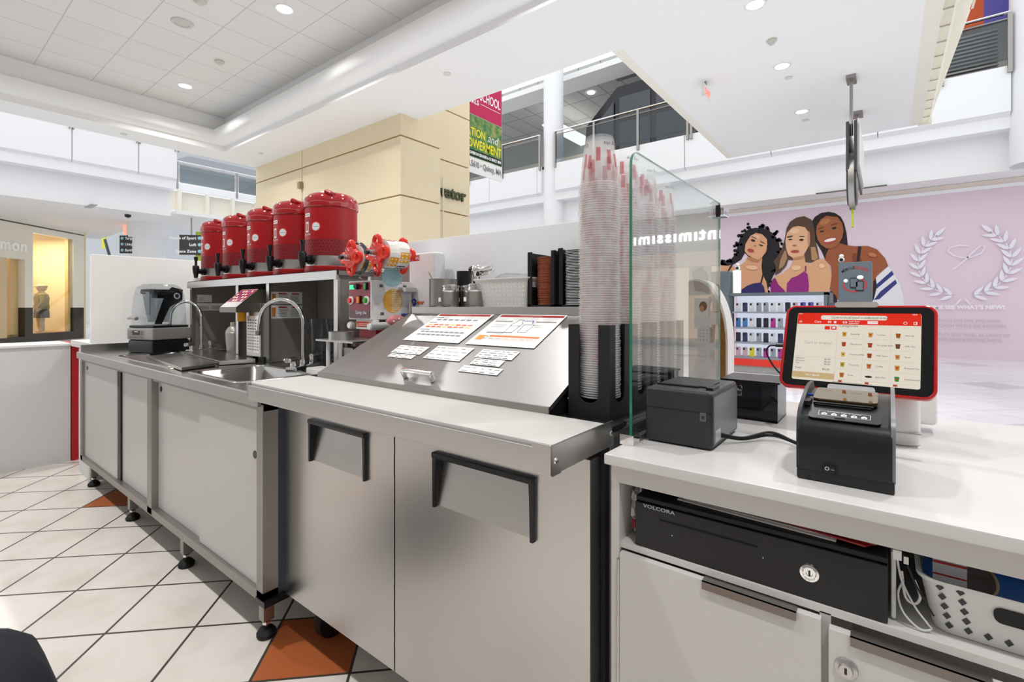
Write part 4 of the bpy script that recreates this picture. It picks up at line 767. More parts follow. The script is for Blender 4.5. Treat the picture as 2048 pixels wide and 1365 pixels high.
b = MB(); b.box(-1.683, -1.64, 1.38, 1.46, 1.132, 1.15, flat('2a4a9a')); b.cyl((-1.67, 1.42, 1.15), (-1.67, 1.42, 1.20), .009, CHROME); b.cyl((-1.67, 1.42, 1.20), (-1.67, 1.42, 1.22), .004, CHROME); b.box(-1.68, -1.64, 1.44, 1.47, 1.15, 1.18, BLACK); b.obj('micro_switch', t)
b = MB(); b.box(-1.90, -1.72, 1.455, 1.50, .878, 1.42, STEELI); b.obj('rear_post', t)
b = MB(); b.box(-1.72, -1.55, 1.45, 1.52, .93, 1.42, flat('dfe0e2', .35), .012); rc = b.obj('rear_column', t)
b = MB(); M = XZ(0, 1.4495, 0); b.rect(-1.70, 1.385, -1.645, 1.41, RED, M); b.text('ET-95S', .02, M @ Matrix.Translation((-1.697, 1.39, .001)), LEAF); b.poly([(-1.68+.018*math.cos(k*PI/3+.5), 1.20+.018*math.sin(k*PI/3+.5)) for k in range(6)], flat('24409a'), M); b.text('Tr', .02, M @ Matrix.Translation((-1.69, 1.194, .001)), LEAF); b.text('eser', .027, M @ Matrix.Translation((-1.66, 1.192, .001)), flat('e0602a'), bold=.0008); b.obj('brand_label', rc)
def filmroll(x, z, y0, label):
    b = MB(); b.cyl((x, y0+.02, z), (x, y0+.125, z), .058, mat('printed_film', hexc('dfe2e0'), .15), n=32)
    cols = ['8fc4cc', '6a7074', 'e8a020', 'f0ece4', 'e03a2a', '50565a']
    for k in range(6):
        for r in range(2):
            a0 = PI+k*PI/3+r*.4; y1 = y0+.022+r*.05
            b.add([(x+.0588*math.cos(a0+u*.75), y1+v*.045, z+.0588*math.sin(a0+u*.75)) for v in (0, 1) for u in (0, .5, 1)], [(0, 1, 4, 3), (1, 2, 5, 4)], flat(cols[k], .15))
            for q in range(6): 
                aa = a0+.12+.25*(q % 3); yy = y1+.01+.02*(q//3); b.add([(x+.0593*math.cos(aa+.055*math.cos(w*PI/3)), yy+.0042*math.sin(w*PI/3), z+.0593*math.sin(aa+.055*math.cos(w*PI/3))) for w in range(6)], [tuple(range(6))], flat('f6eed8', .2))
    ro = b.obj('film_roll', t)
    for yk in (0, .13):
        b = MB(); Mk = frame((x, y0+yk, z), (1, 0, 0), (0, 0, 1))
        b.prism([(.044*math.cos(k*PI/12), .044*math.sin(k*PI/12)) for k in range(24)], -.006, .008, REDK, Mk)
        for q in range(4):
            a = q*PI/2+PI/2; c = (x+.046*math.cos(a), y0+yk, z+.046*math.sin(a))
            b.tube([(c[0]+(.019 if q % 2 == 0 else .022)*math.cos(e*PI/8), c[1], c[2]+(.022 if q % 2 == 0 else .019)*math.sin(e*PI/8)) for e in range(16)], .0095, REDK, 8, closed=True)
        b.obj('knob', ro)
    b = MB(); b.cyl((x, y0-.05, z), (x, y0, z), .006, STEELD); b.cyl((x, y0-.055, z), (x, y0-.04, z), .009, BLACK); 
    b.tube([(x+.012*math.cos(e*PI/5), y0-.04+e*.0008, z+.012*math.sin(e*PI/5)) for e in range(46)], .0018, CHROME, 5)
    b.tube([(x-.01, y0-.012, z+.02), (x-.015, y0-.02, z+.035), (x-.005, y0-.018, z+.042), (x, y0-.01, z+.03)], .0015, CHROME, 5); b.obj('spindle', ro)
filmroll(-1.775, 1.385, 1.19, ''); filmroll(-1.60, 1.393, 1.19, '')
b = MB(); b.lathe([(.001, -.012), (.05, -.012), (.055, 0), (.05, .012), (.001, .012)], flat('3a424a', .2), M=frame((-1.775, 1.225, 1.385), (1, 0, 0), (0, 0, 1))); b.lathe([(.064, -.01), (.07, 0), (.064, .01)], flat('3a424a', .2), M=frame((-1.775, 1.225, 1.385), (1, 0, 0), (0, 0, 1))); b.obj('roll_flange', t)
b = MB(); b.lathe([(.001, 0), (.042, 0)], mat('blue_film_disc', hexc('8fc0ca'), .2, alpha=.85), M=frame((-1.645, 1.30, 1.305), (.5, .8, -.25), (.1, .25, 1))); b.obj('film_strip', t)
for pts in (((-1.83, 1.25, 1.36), (-1.82, 1.26, 1.31), (-1.79, 1.28, 1.29)), ((-1.60, 1.3, 1.34), (-1.66, 1.36, 1.28))): b = MB(); b.tube(pts, .003, CHROME, 6); b.obj('guide_wire', t)
b = MB(); b.cyl((-1.76, 1.32, 1.29), (-1.76, 1.32, 1.31), .05, STEEL); b.obj('motor_cap', t)
b = MB(); b.box(-1.86, -1.60, 1.08, 1.25, 1.040, 1.047, STEEL); b.obj('drawer_plate', t)
b = MB(); b.lathe([(.040, .0), (.050, .0), (.050, .033), (.040, .033)], STEEL, (-1.745, 1.125, 1.047), 32); b.cyl((-1.795, 1.125, 1.063), (-1.80, 1.125, 1.063), .006, BLACK); b.obj('cup_ring', t)
for x, y in ((-1.80, 1.10), (-1.70, 1.10), (-1.80, 1.22), (-1.70, 1.22)): b = MB(); b.cyl((x, y, .878), (x, y, 1.04), .008, WPL if x < -1.75 else CHROME); b.obj('support_post', t)
b = MB(); b.cyl((-1.74, 1.14, .96), (-1.74, 1.14, 1.04), .03, STEEL); b.box(-1.70, -1.63, 1.10, 1.2, .99, 1.02, STEELD); b.obj('lift_cylinder', t)
# ============================================================ PREP REFRIGERATOR
t = thing('prep_refrigerator', 'stainless two-door prep refrigerator with white cutting board and sloping lid', 'refrigerator', (-1.07, 1.2, 0))
b = MB(); b.box(-1.688, -.459, .925, 1.53, .15, .915, STEEL); b.box(-1.688, -.459, .905, .925, .15, .915, BLACKM); b.box(-1.688, -.459, .905, 1.53, .915, .926, STEEL, .002)
b.box(-.459, -.452, .93, 1.53, .15, .915, flat('8e8f92', .3, metal=.9)); b.obj('body', t)
b = MB(); b.box(-.52, -.455, .93, 1.0, .918, .9275, BLACKM); b.obj('gasket', t)
def fdoor(x0, x1, px0, px1):
    y, z0, z1, pz0, pz1 = .862, .167, .872, .673, .795; b = MB()
    b.box(x0, x1, y+.04, y+.043, z0, z1, STEEL)
    for X0, X1, Z0, Z1 in ((x0, px0, z0, z1), (px1, x1, z0, z1), (px0, px1, z0, pz0), (px0, px1, pz1, z1)): b.quad([(X0, y, Z0), (X1, y, Z0), (X1, y, Z1), (X0, y, Z1)], STEEL)
    b.quad([(px0, y, pz0), (px1, y, pz0), (px1, y+.02, pz1), (px0, y+.02, pz1)], STEEL)
    b.quad([(x0, y, z0), (x0, y, z1), (x0, y+.042, z1), (x0, y+.042, z0)], STEEL); b.quad([(x1, y, z0), (x1, y+.042, z0), (x1, y+.042, z1), (x1, y, z1)], STEEL); b.quad([(x0, y, z0), (x0, y+.042, z0), (x1, y+.042, z0), (x1, y, z0)], STEEL); b.quad([(x0, y, z1), (x1, y, z1), (x1, y+.042, z1), (x0, y+.042, z1)], STEEL)
    d = b.obj('door', t)
    b = MB(); w = .011
    b.box(px0-w, px1+w, y-.014, y+.002, pz1, pz1+.015, BLACK, .003)
    for a, c in ((px0, -1), (px1, 1)):
        b.prism([(a-c*.002, pz1+.004), (a+c*w, pz1+.008), (a+c*(w-.001), pz0-.004), (a+c*.002, pz0-.004), (a, pz1-.03)], -.002, .010, BLACK, XZ(0, y, 0))
        b.add([(a, y, pz0), (a, y, pz1), (a, y+.02, pz1), (a+c*.002, y, pz0), (a+c*.002, y, pz1), (a+c*.002, y+.02, pz1)], [(0, 1, 2), (3, 5, 4)], BLACK)
    b.quad([(px0, y, pz1), (px0, y+.02, pz1), (px1, y+.02, pz1), (px1, y, pz1)], BLACK)
    b.obj('handle', d)
fdoor(-1.688, -1.083, -1.503, -1.216); fdoor(-1.078, -.470, -.908, -.614)
b = MB(); b.box(-1.60, -.456, .708, .905, .927, .940, BOARD, .003); b.obj('cutting_board', t)
b = MB(); b.box(-1.60, -.456, .698, .706, .888, .932, STEEL, .0015); b.box(-1.60, -.456, .706, .905, .922, .926, STEEL); b.box(-1.60, -.456, .70, .73, .886, .889, STEEL)
for x in (-1.603, -.459): b.box(x, x+.004, .697, .935, .889, .941, STEEL, .001)
b.box(-.495, -.455, .695, .7, .889, .942, STEEL, .001)
for y, z in ((.712, .912), (.925, .915)): b.lathe([(.001, .003), (.005, .002), (.006, 0)], CHROME, M=YZ(-.455, y, z), n=12)
b.obj('board_rail', t)
b = MB(); b.prism([(.905, .943), (.905, .954), (1.307, 1.152), (1.307, 1.135)], -1.545, -.597, STEELL, YZ(0, 0, 0)); b.box(-1.545, -.597, .903, .911, .937, .956, STEELD, .002)
ld = b.obj('sloping_lid', t)
b = MB(); b.prism([(.925, .926), (.925, .95), (1.307, 1.13), (1.33, .926)], -1.53, -.602, BLACKM, YZ(0, 0, 0)); b.lathe([(.001, .004), (.006, .003), (.007, 0)], CHROME, M=YZ(-.602, 1.0, .962), n=12); b.obj('lid_cheek', t)
sl = Vector((0, .402, .2)).normalized(); LM = frame((0, .905, .9545), (1, 0, 0), sl)
b = MB()
b.box(-1.131, -1.119, .030, .044, 0, .026, CHROME, .003, M=LM); b.box(-1.014, -1.002, .030, .044, 0, .026, CHROME, .003, M=LM); b.box(-1.133, -1.0, .029, .047, .021, .029, CHROME, .0035, M=LM)
b.obj('lid_handle', ld)
for x, y in ((-1.58, .98), (-.58, .98), (-1.58, 1.42), (-.58, 1.42)):
    b = MB(); b.lathe([(.02, -.02), (.058, -.02), (.062, -.012), (.062, .012), (.058, .02), (.02, .02)], RUB, M=frame((x, y, .062), (0, 1, 0), (0, 0, 1))); b.box(x-.03, x+.03, y-.03, y+.03, .12, .15, BLACKM); b.box(x-.026, x-.021, y-.02, y+.02, .05, .13, STEELD); b.box(x+.021, x+.026, y-.02, y+.02, .05, .13, STEELD); b.obj('caster', t)
# sheets on the lid (lid plane coordinates)
def lidsheet(name, x0, y0, x1, y1, label, fn, z=.0015):
    b = MB(); b.box(x0, x1, y0, y1, z-.0008, z, PAPER, M=LM); fn(b, x0, y0, x1, y1, z); b.obj(name, label=label, cat='notice', smooth=False)
def rows(b, x0, y0, x1, y1, z, n=4):
    for i in range(n):
        y = y1-(i+.6)*(y1-y0)/n; x = x0+.006
        while x < x1-.02:
            w = random.uniform(.008, .03); b.rect(x, y-.0012, min(x+w, x1-.005), y+.0012, INK if random.random() < .6 else INKL, LM, z+.0004); x += w+random.uniform(.004, .02)
def sheet1(b, x0, y0, x1, y1, z):
    R = lambda a, c, e, f, m: b.rect(x0+a, y0+c, x0+e, y0+f, m, LM, z+.0004)
    R(.008, .185, .262, .198, RED); b.rect(x0+.10, y0+.190, x0+.17, y0+.193, flat('e0a0a0'), LM, z+.0008)
    R(.008, .168, .05, .173, INKL)
    for i in range(7): R(.03+.03*i, .149, .052+.03*i, .159, flat('8886a8') if i < 3 else INKL)
    R(.008, .13, .05, .136, INKL)
    for j in range(2):
        for i in range(8): R(.02+.028*i, .112-.016*j, .042+.028*i, .122-.016*j, [flat('e9c77a'), flat('d9622a'), flat('e0714a'), flat('c9886a')][(i+j) % 4])
    R(.008, .078, .06, .083, INKL)
    for j in range(2):
        for i in range(9): R(.03+.024*i, .06-.02*j, .05+.024*i, .069-.02*j, INKL)
def sheet2(b, x0, y0, x1, y1, z):
    R = lambda a, c, e, f, m: b.rect(x0+a, y0+c, x0+e, y0+f, m, LM, z+.0004)
    R(.008, .185, .262, .198, RED); b.rect(x0+.09, y0+.190, x0+.18, y0+.193, flat('e0a0a0'), LM, z+.0008)
    R(.012, .150, .085, .158, INKL); R(.18, .150, .255, .158, INKL); R(.03, .075, .10, .083, INKL)
    for j in range(2): R(.02, .128-.012*j, .08, .130-.012*j, INKL); R(.19, .13-.01*j, .215, .132-.01*j, INKL)
    def ln(ps, w=.0008, m=INK):
        for a, c in zip(ps[:-1], ps[1:]):
            a = Vector((x0+a[0], y0+a[1])); c = Vector((x0+c[0], y0+c[1])); n = (c-a).orthogonal().normalized()*w; b.poly([tuple(a-n), tuple(c-n), tuple(c+n), tuple(a+n)], m, LM, z+.0006)
    ln([(.10, .08), (.095, .14), (.105, .155), (.105, .165), (.125, .165), (.125, .155), (.135, .14), (.13, .08), (.10, .08)]); ln([(.096, .125), (.134, .125)])
    R(.099, .082, .131, .122, flat('dfe3ea'))
    ln([(.15, .085), (.145, .135), (.185, .135), (.18, .085), (.15, .085)]); ln([(.13, .158), (.165, .16), (.17, .145)], .0016, flat('4a55b0'))
    R(.06, .052, .25, .062, flat('d9762a')); R(.06, .034, .25, .05, flat('ead6d0'))
    for i in range(6): R(.065+.03*i, .040, .085+.03*i, .043, INKL)
    R(.015, .03, .045, .06, flat('e0943a')); ln([(.045, .055), (.055, .055), (.055, .04), (.045, .04)])
lidsheet('instruction_sheet', -1.358, .241, -1.086, .443, 'laminated white instruction sheet, left one of two big sheets on the lid', sheet1)
lidsheet('instruction_sheet', -1.056, .240, -.789, .444, 'laminated sheet with shaker drawing, right of two big sheets on lid', sheet2)
for nm, x0, y0, x1, y1, n, lb in (('a', -1.331, .158, -1.186, .206, 3, 'small note at the upper left below the left big sheet'), ('b', -1.32, .131, -1.198, .153, 2, 'thin note strip below the leftmost small note'), ('c', -1.156, .142, -.998, .219, 4, 'largest small note in the middle of the lid above the handle'), ('d', -.961, .171, -.822, .217, 4, 'small note just below the right big sheet'), ('e', -.949, .135, -.84, .166, 3, 'small note second down in the right column on the lid'), ('f', -.962, .095, -.818, .126, 2, 'lowest small note in the right column on the lid')):
    lidsheet('taped_note', x0, y0, x1, y1, lb, lambda b, a, c, d, e, z, n=n: rows(b, a, c, d, e, z, n))
# overshelf and its things
t = thing('overshelf', 'narrow stainless shelf above the sloping lid carrying jars and caddies', 'shelf', (-1.07, 1.42, .926))
b = MB(); b.box(-1.53, -.62, 1.308, 1.54, 1.174, 1.18, STEEL); b.box(-1.53, -.62, 1.307, 1.317, 1.152, 1.18, STEEL, .002); b.obj('board', t)
for x in (-1.48, -1.07, -.66): b = MB(); b.box(x-.015, x+.015, 1.45, 1.48, .926, 1.174, STEELD); b.obj('post', t)
SZ = 1.18
t = thing('steel_pitcher', 'tall open steel container with a black cup behind it', 'container', (-1.415, 1.38, SZ)); b = MB(); b.lathe([(.001, 0), (.054, 0), (.056, .003), (.056, .108), (.058, .11), (.054, .11), (.053, .004)], STEELD, (-1.412, 1.37, SZ), 36); b.obj('body', t)
t = thing('spoon', 'thin steel spoon handle leaning out of the steel container', 'spoon', (-1.44, 1.37, SZ+.01)); b = MB(); b.tube([(-1.42, 1.37, SZ+.01), (-1.466, 1.365, SZ+.11), (-1.487, 1.362, SZ+.143)], .0035, STEELD, 8); b.obj('handle', t)
b = MB(); b.lathe([(.001, .0), (.031, .0), (.032, .148), (.001, .149)], BLACK, (-1.395, 1.475, SZ), 24); b.obj('black_cup', label='black cup rising behind the tall steel container', cat='cup')
def shaker(x, y, label, dark=False):
    t = thing('spice_shaker', label, 'shaker', (x, y, SZ)); b = MB(); b.lathe([(.001, 0), (.031, 0), (.032, .002), (.032, .055), (.033, .057)], STEELD, (x, y, SZ), 28); b.box(x-.036, x-.024, y-.031, y-.028, SZ+.02, SZ+.036, PAPER); b.obj('body', t)
    b = MB(); b.lathe([(.033, .057), (.0345, .06), (.0345, .066), (.0325, .068), (.0325, .074), (.0345, .076), (.034, .083), (.028, .086), (.001, .087)], CHROME, (x, y, SZ), 28); b.obj('lid', t)
shaker(-1.345, 1.345, 'small steel shaker in front of the tall steel container'); shaker(-1.318, 1.42, 'small steel shaker partly hidden behind the foremost shaker'); shaker(-1.215, 1.35, 'small steel shaker beside the white basket')
t = thing('hand_torch', 'chrome and black kitchen torch between the steel shakers', 'torch', (-1.27, 1.44, SZ)); x, y = -1.282, 1.43
b = MB(); b.lathe([(.001, 0), (.03, 0), (.03, .006), (.019, .01), (.018, .1), (.02, .104)], BLACK, (x, y, SZ), 20); b.lathe([(.026, .0), (.028, .008), (.02, .016)], CHROME, (x, y, SZ), 20); b.obj('grip', t)
b = MB(); b.lathe([(.02, .1), (.019, .125), (.024, .135)], CHROME, (x, y, SZ), 20); b.sph((x-.002, y, SZ+.145), (.03, .024, .022), CHROME, 20); b.cyl((x+.01, y, SZ+.14), (x+.075, y, SZ+.155), .013, CHROME, .011); b.tube([(x+.02, y, SZ+.128), (x+.06, y, SZ+.132), (x+.09, y, SZ+.145)], [.007, .006, .004], CHROME, 8); b.sph((x-.018, y-.01, SZ+.148), (.016, .016, .014), BLACK, 12); b.cyl((x+.022, y-.02, SZ+.127), (x+.022, y-.024, SZ+.127), .008, BLACK); b.obj('burner_head', t)
def basket(x0, x1, y0, y1, z0, h, tp, label, holes, handle=False, shape='round', name='plastic_basket', col=None):
    cx, cy = (x0+x1)/2, (y0+y1)/2; w, d = x1-x0, y1-y0; c = col or flat('d9d7d4', .45); t = thing(name, label, 'basket', (cx, cy, z0))
    b = MB(); b.loft([z3(rrect(cx, cy, w-2*tp, d-2*tp, .02), z0), z3(rrect(cx, cy, w, d, .025), z0+h), z3(rrect(cx, cy, w+.008, d+.008, .027), z0+h+.001), z3(rrect(cx, cy, w+.008, d+.008, .027), z0+h-.004), z3(rrect(cx, cy, w-.004, d-.004, .023), z0+h-.004), z3(rrect(cx, cy, w-2*tp-.004, d-2*tp-.004, .018), z0+.003)], c, cap0=True, cap1=True)
    bo = b.obj('tub', t, sharp=60)
    hm = flat('f6f6f4' if shape == 'round' else '3a3d42'); b = MB()
    nx, nz = holes; sl = tp/h
    for i in range(nx):
        for j in range(nz):
            z = .012+j*(h*.72)/(nz-1 or 1); off = tp*(1-z/h); xx = x0+off+.018+(w-2*off-.036)*i/(nx-1)
            if handle and z > h*.3 and abs(xx-(x0+w*.42)) < w*.24: continue
            yy = y0+off-.0007; r = .0028 if shape == 'round' else .0045
            ps = [(xx+r*math.cos(k*PI/4), yy-r*math.sin(k*PI/4)*sl, z0+z+r*math.sin(k*PI/4)) for k in range(8)] if shape == 'round' else [(xx+r, yy, z0+z), (xx, yy-r*1.2*sl, z0+z+r*1.2), (xx-r, yy, z0+z), (xx, yy+r*1.2*sl, z0+z-r*1.2)]
            b.quad(ps[::1], hm)
    for i in range(6):
        for j in range(nz):
            z = .012+j*(h*.72)/(nz-1 or 1); off = tp*(1-z/h); yy = y0+off+.02+(d-2*off-.04)*i/5; b.quad([(x1-off+.0007, yy+.0028*math.cos(k*PI/4), z0+z+.0028*math.sin(k*PI/4)) for k in range(8)], hm)
    b.obj('perforations', bo)
    if handle:
        b = MB(); zc = z0+h*.66; b.prism(rrect(x0+w*.42, zc, w*.4, h*.26, .008), .002, -.001, BLACKM, XZ(0, y0+tp*.34-.002, 0)); b.obj('hand_slot', bo)
    return t
basket(-1.225, -.965, 1.335, 1.50, SZ, .102, .018, 'off-white perforated basket on the shelf beside the black caddies', (13, 6))
t = thing('plastic_bag', 'clear plastic wrap showing above the rim of the white shelf basket', 'bag', (-1.08, 1.42, SZ+.01)); b = MB(); b.loft([[(-1.09+rx*math.cos(a*PI/9)*(1+.12*math.sin(a*2.7+k)), 1.42+.05*math.sin(a*PI/9), SZ+z) for a in range(18)] for k, (rx, z) in enumerate(((.1, .01), (.105, .07), (.09, .108), (.05, .12), (.01, .122)))], glassmat('clear_wrap', (.93, .93, .93)), cap1=True); b.obj('wrap', t)
def caddy(x0, x1, y0, y1, z0, h, label):
    t = thing('lid_caddy', label, 'caddy', ((x0+x1)/2, (y0+y1)/2, z0)); b = MB(); w = .004
    b.box(x0, x1, y0, y1, z0, z0+.006, BLACKM); b.box(x0, x0+w, y0, y1, z0, z0+h, BLACKM); b.box(x1-w, x1, y0, y1, z0, z0+h, BLACKM); b.box(x0, x1, y1-w, y1, z0, z0+h, BLACKM)
    for a, c in ((x0, x0+.018), (x1-.018, x1)): b.box(a, c, y0, y0+w, z0, z0+h+.002, BLACK, .001)
    b.obj('body', t)
    b = MB()
    for i in range(6):
        for j in range(14): b.poly([(y0+.02+i*(y1-y0-.04)/5+.0025*math.cos(k*PI/3), z0+.02+j*(h-.04)/13+.0025*math.sin(k*PI/3)) for k in range(6)], flat('5a6068'), YZ(x1+.0006, 0, 0))
    b.obj('perforations', t)
caddy(-.975, -.862, 1.345, 1.50, SZ, .185, 'black caddy holding the stack of brown lids on the shelf'); caddy(-.852, -.735, 1.345, 1.50, SZ, .19, 'black caddy holding the stack of clear lids beside the cups')
BRL = flat('a5583c', .4); CLL = flat('c2c5c8', .15)
def lidproto(m, r, x, y, z, label, grp):
    b = MB(); b.lathe([(r-.003, -.0), (r, .0003), (r, .0022), (r-.004, .003), (r-.008, .0015), (.001, .0015)], m, (x, y, z), 24); return b.obj('cup_lid', label=label, cat='lid', group=grp)
random.seed(5)
z = SZ+.007
p = lidproto(BRL, .044, -.918, 1.398, z, 'flat brown cup lid stacked in the left black caddy', 'brown lids in the caddy')
for i in range(1, 44): dup(p, label='topmost brown lid in the left black caddy' if i == 43 else None, loc= (-.918+random.uniform(-.0015, .0015), 1.398+random.uniform(-.0015, .0015), z+i*.0037))
p = lidproto(CLL, .047, -.793, 1.385, z, 'clear cup lid stacked in the right black caddy', 'clear lids in the caddy')
for i in range(1, 36): dup(p, label='topmost clear lid in the right black caddy' if i == 35 else None, loc= (-.793+random.uniform(-.001, .001), 1.385, z+i*.005))

# ============================================================ CUP DISPENSERS AND CUP STACKS
def cupbox(y, label, proto=None):
    if proto: return dup(proto, (-.532, y, .9265), label=label)
    t = lthing('cup_dispenser', label, 'dispenser', (-.532, y, .9265), 'black cup dispensers beside the glass'); h = .213; W = .0525; s = .0245; r = .02
    def face(M):
        b.box(-W, -s, 0, h, -.003, 0, BLACKM, M=M); b.box(s, W, 0, h, -.003, 0, BLACKM, M=M)
        arc = [(s*math.cos(-PI*k/8), .055+s*.75*math.sin(-PI*k/8)) for k in range(9)]
        b.prism([(-s, 0)]+[(s, 0)]+arc, -.003, 0, BLACKM, M)
    b = MB(); 
    face(XZ(0, -W, 0)); face(YZ(W, 0, 0)); b.box(-W, -W+.003, -W, W, 0, h, BLACKM); b.box(-W, W, W-.003, W, 0, h, BLACKM); b.box(-W, W, -W, W, 0, .012, BLACKM)
    b.obj('box', t, local=True); return t
p = cupbox(1.02, 'foremost black cup dispenser box holding the tallest cup stack')
cupbox(1.143, 'second black cup dispenser box from the front', p); cupbox(1.269, 'third black cup dispenser box, seen through the glass', p); cupbox(1.401, 'rearmost black cup dispenser box, seen through the glass', p)
b = MB(); b.box(-.62, -.468, .935, 1.48, .926, .9262, RUB); b.obj('rubber_mat', label='thin black mat under the cup dispensers', cat='mat')
b = MB(); b.lathe([(.0475, 0), (.0485, .001), (.0485, .003), (.0465, .0035), (.0455, .01), (.040, .06), (.034, .108), (.0315, .114), (.028, .115)], CUP, n=28); b.lathe([(.028, .115), (.001, .113)], CUP, n=28); b.lathe([(.0478, 0), (.0488, .0012), (.0482, .0032), (.0470, .0034)], CUPRIM, n=28)
cup0 = b.obj('plastic_cup', label='clear plastic bubble tea cup nested upside down in the foremost stack', cat='cup', group='cups in the foremost stack', sharp=70, local=True)
first = True
for si, (yc, n, sp, zt, lb) in enumerate(((1.02, 93, .0053, 1.575, 'foremost'), (1.143, 72, .0068, 1.572, 'second'), (1.269, 70, .0070, 1.568, 'third'), (1.401, 64, .0074, 1.55, 'rearmost'))):
    for i in range(n):
        z = zt-.115-(n-1-i)*sp; z = max(z, .94); k = zt-.115-(n-1-i)*sp
        if k < .939: continue
        lab = 'clear plastic bubble tea cup nested upside down in the %s stack' % lb; grp = 'cups in the %s stack' % lb
        if i == n-1: lab = 'topmost upside-down cup of the %s cup stack' % lb; grp = None
        lx, ly = -.532+random.uniform(-.0012, .0012), yc+random.uniform(-.0012, .0012); rz = random.uniform(0, 2*PI)
        if i == n-1: rz = -2.2
        if first: o = cup0; o.location = (lx, ly, k); o.rotation_euler = (0, 0, rz); first = False
        else: o = dup(cup0, (lx, ly, k), rz, label=lab)
        if grp: o['group'] = grp
        elif 'group' in o: del o['group']
        if i == n-1:
            b = MB()
            for q in range(3): texton(b, 'Gong cha', .012, .0392, -PI/2+q*2*PI/3+.9, .093, flat('4a3a3a'), flip=True)
            ORG[o.name] = Vector((0, 0, 0)); b.obj('printed_lettering', o, smooth=False)
# ============================================================ GLASS SCREEN
t = thing('glass_screen', 'clear glass sneeze screen with green polished edge standing on the white counter', 'screen', (-.404, 1.23, .905))
pr = [(.908, .906), (1.552, .906), (1.552, 1.495), (.94, 1.495)]+[(.940-.032*math.sin(k*PI/12), 1.463+.032*math.cos(k*PI/12)) for k in range(1, 7)]
b = MB(); b.poly(pr, GLASS, YZ(-.401, 0, 0)); b.add([(-.407, y, z) for y, z in pr], [tuple(range(len(pr)))[::-1]], GLASS); b.obj('pane', t, smooth=False)
b = MB(); ed = [pr[1], pr[2], pr[3]]+pr[4:]+[pr[0]]
for (y0, z0), (y1, z1) in zip(ed[:-1], ed[1:]): b.quad([(-.407, y0, z0), (-.401, y0, z0), (-.401, y1, z1), (-.407, y1, z1)], GEDGE)
b.obj('polished_edge', t, label='green polished glass edge')
b = MB(); b.box(-.4245, -.395, .90, .93, .905, .925, CHROME, .001); b.box(-.41, -.3985, .93, 1.55, .905, .916, STEELD); b.obj('base_channel', t)
t = thing('rear_glass_screen', 'rear clear glass pane running left from the corner clip behind the cups', 'screen', (-.57, 1.575, .9))
b = MB(); b.box(-.735, -.41, 1.572, 1.578, .93, 1.495, GLASS); b.obj('pane', t, smooth=False)
b = MB(); b.box(-.435, -.385, 1.53, 1.59, 1.455, 1.478, CHROME, .002); b.box(-.408, -.395, 1.525, 1.53, 1.45, 1.485, BLACK); b.obj('glass_clip', t)

# ============================================================ WHITE CHECKOUT COUNTER
QZ = mat('quartz_top', hexc('d9d7d5'), .16, var=(3, hexc('c9c7c5'), .6)); CW = mat('counter_white', hexc('d2d0cd'), .38)
t = thing('quartz_countertop', 'white quartz countertop under the printers and tablet', 'countertop', (.4, 1.2, .885)); b = MB(); b.box(-.42, 1.25, .822, 1.60, .885, .905, QZ, .003); b.obj('slab', t)
t = thing('checkout_cabinet', 'white checkout counter cabinet with open shelf above two doors', 'cabinet', (.4, 1.2, 0))
b = MB(); b.box(-.412, -.396, .838, 1.59, 0, .885, CW); b.box(-.396, 1.2, .838, .856, .851, .885, CW); b.box(-.396, 1.2, 1.57, 1.59, 0, .885, CW); b.box(-.396, 1.2, .845, 1.57, .728, .739, CW); b.box(1.18, 1.2, .838, 1.59, 0, .885, CW)
b.box(-.396, 1.2, .86, 1.57, .08, .1, CW); b.box(-.079, -.065, .845, 1.4, .1, .73, flat('b9b7b4')); b.box(-.396, 1.2, .87, .89, 0, .08, BLACKM); b.obj('carcass', t)
for x0, x1, zt, hx0, hx1, hz in ((-.393, -.076, .724, -.243, -.107, .726), (-.067, .245, .716, -.041, .103, .728), (.252, .56, .716, .28, .42, .728)):
    b = MB(); b.box(x0, x1, .832, .846, .1, zt, CW, .0015); dr = b.obj('door', t)
    b = MB(); b.box(hx0, hx1, .8265, .8285, zt-.012, zt+.002, mat('dark_steel_pull', hexc('7c7672'), .25, 1.)); b.box(hx0, hx1, .8265, .846, zt+.0005, zt+.002, STEELD); b.obj('handle', dr)
    if x0 > -.1:
        b = MB(); b.lathe([(.001, .009), (.008, .009), (.009, .006), (.0135, .004), (.0145, 0)], STEEL, M=XZ((-.046 if x0 < 0 else .27), .832, .668), n=28); b.box(-.0475 if x0 < 0 else .2685, -.0445 if x0 < 0 else .2715, .822, .8235, .664, .672, BLACK); b.obj('lock', dr)
    else:
        b = MB(); b.cyl((x0-.003, .835, .12), (x0-.003, .835, .71), .0032, STEEL, n=10); b.obj('piano_hinge', dr)
# cash drawer
t = thing('cash_drawer', 'black metal cash drawer on the open shelf under the counter', 'cash drawer', (-.185, 1.0, .739))
b = MB(); b.box(-.366, -.002, .862, 1.24, .742, .821, BLACKM, .002); b.obj('case', t)
b = MB(); b.box(-.369, .001, .848, .864, .7405, .8205, mat('drawer_black', hexc('18181a'), .38, bump=((1500, 1500, 1500), .1)), .0015); b.box(-.369, .001, .852, 1.24, .8213, .830, BLACKM, .002); fr = b.obj('front', t)
b = MB(); b.box(-.322, -.163, .8472, .8485, .7965, .7995, mat('slot_black', (.002, .002, .002), .9)); b.obj('slot', fr)
b = MB(); b.text('VOLCORA', .0088, XZ(-.353, .8474, .8135), flat('b9bcc0', .3), bold=.0002, sx=1.35, sp=1.05); b.cyl((-.30, .8482, .776), (-.30, .847, .776), .0008, WPL, n=8); b.cyl((-.155, .8482, .783), (-.155, .847, .783), .0008, WPL, n=8); b.obj('lettering', fr, smooth=False)
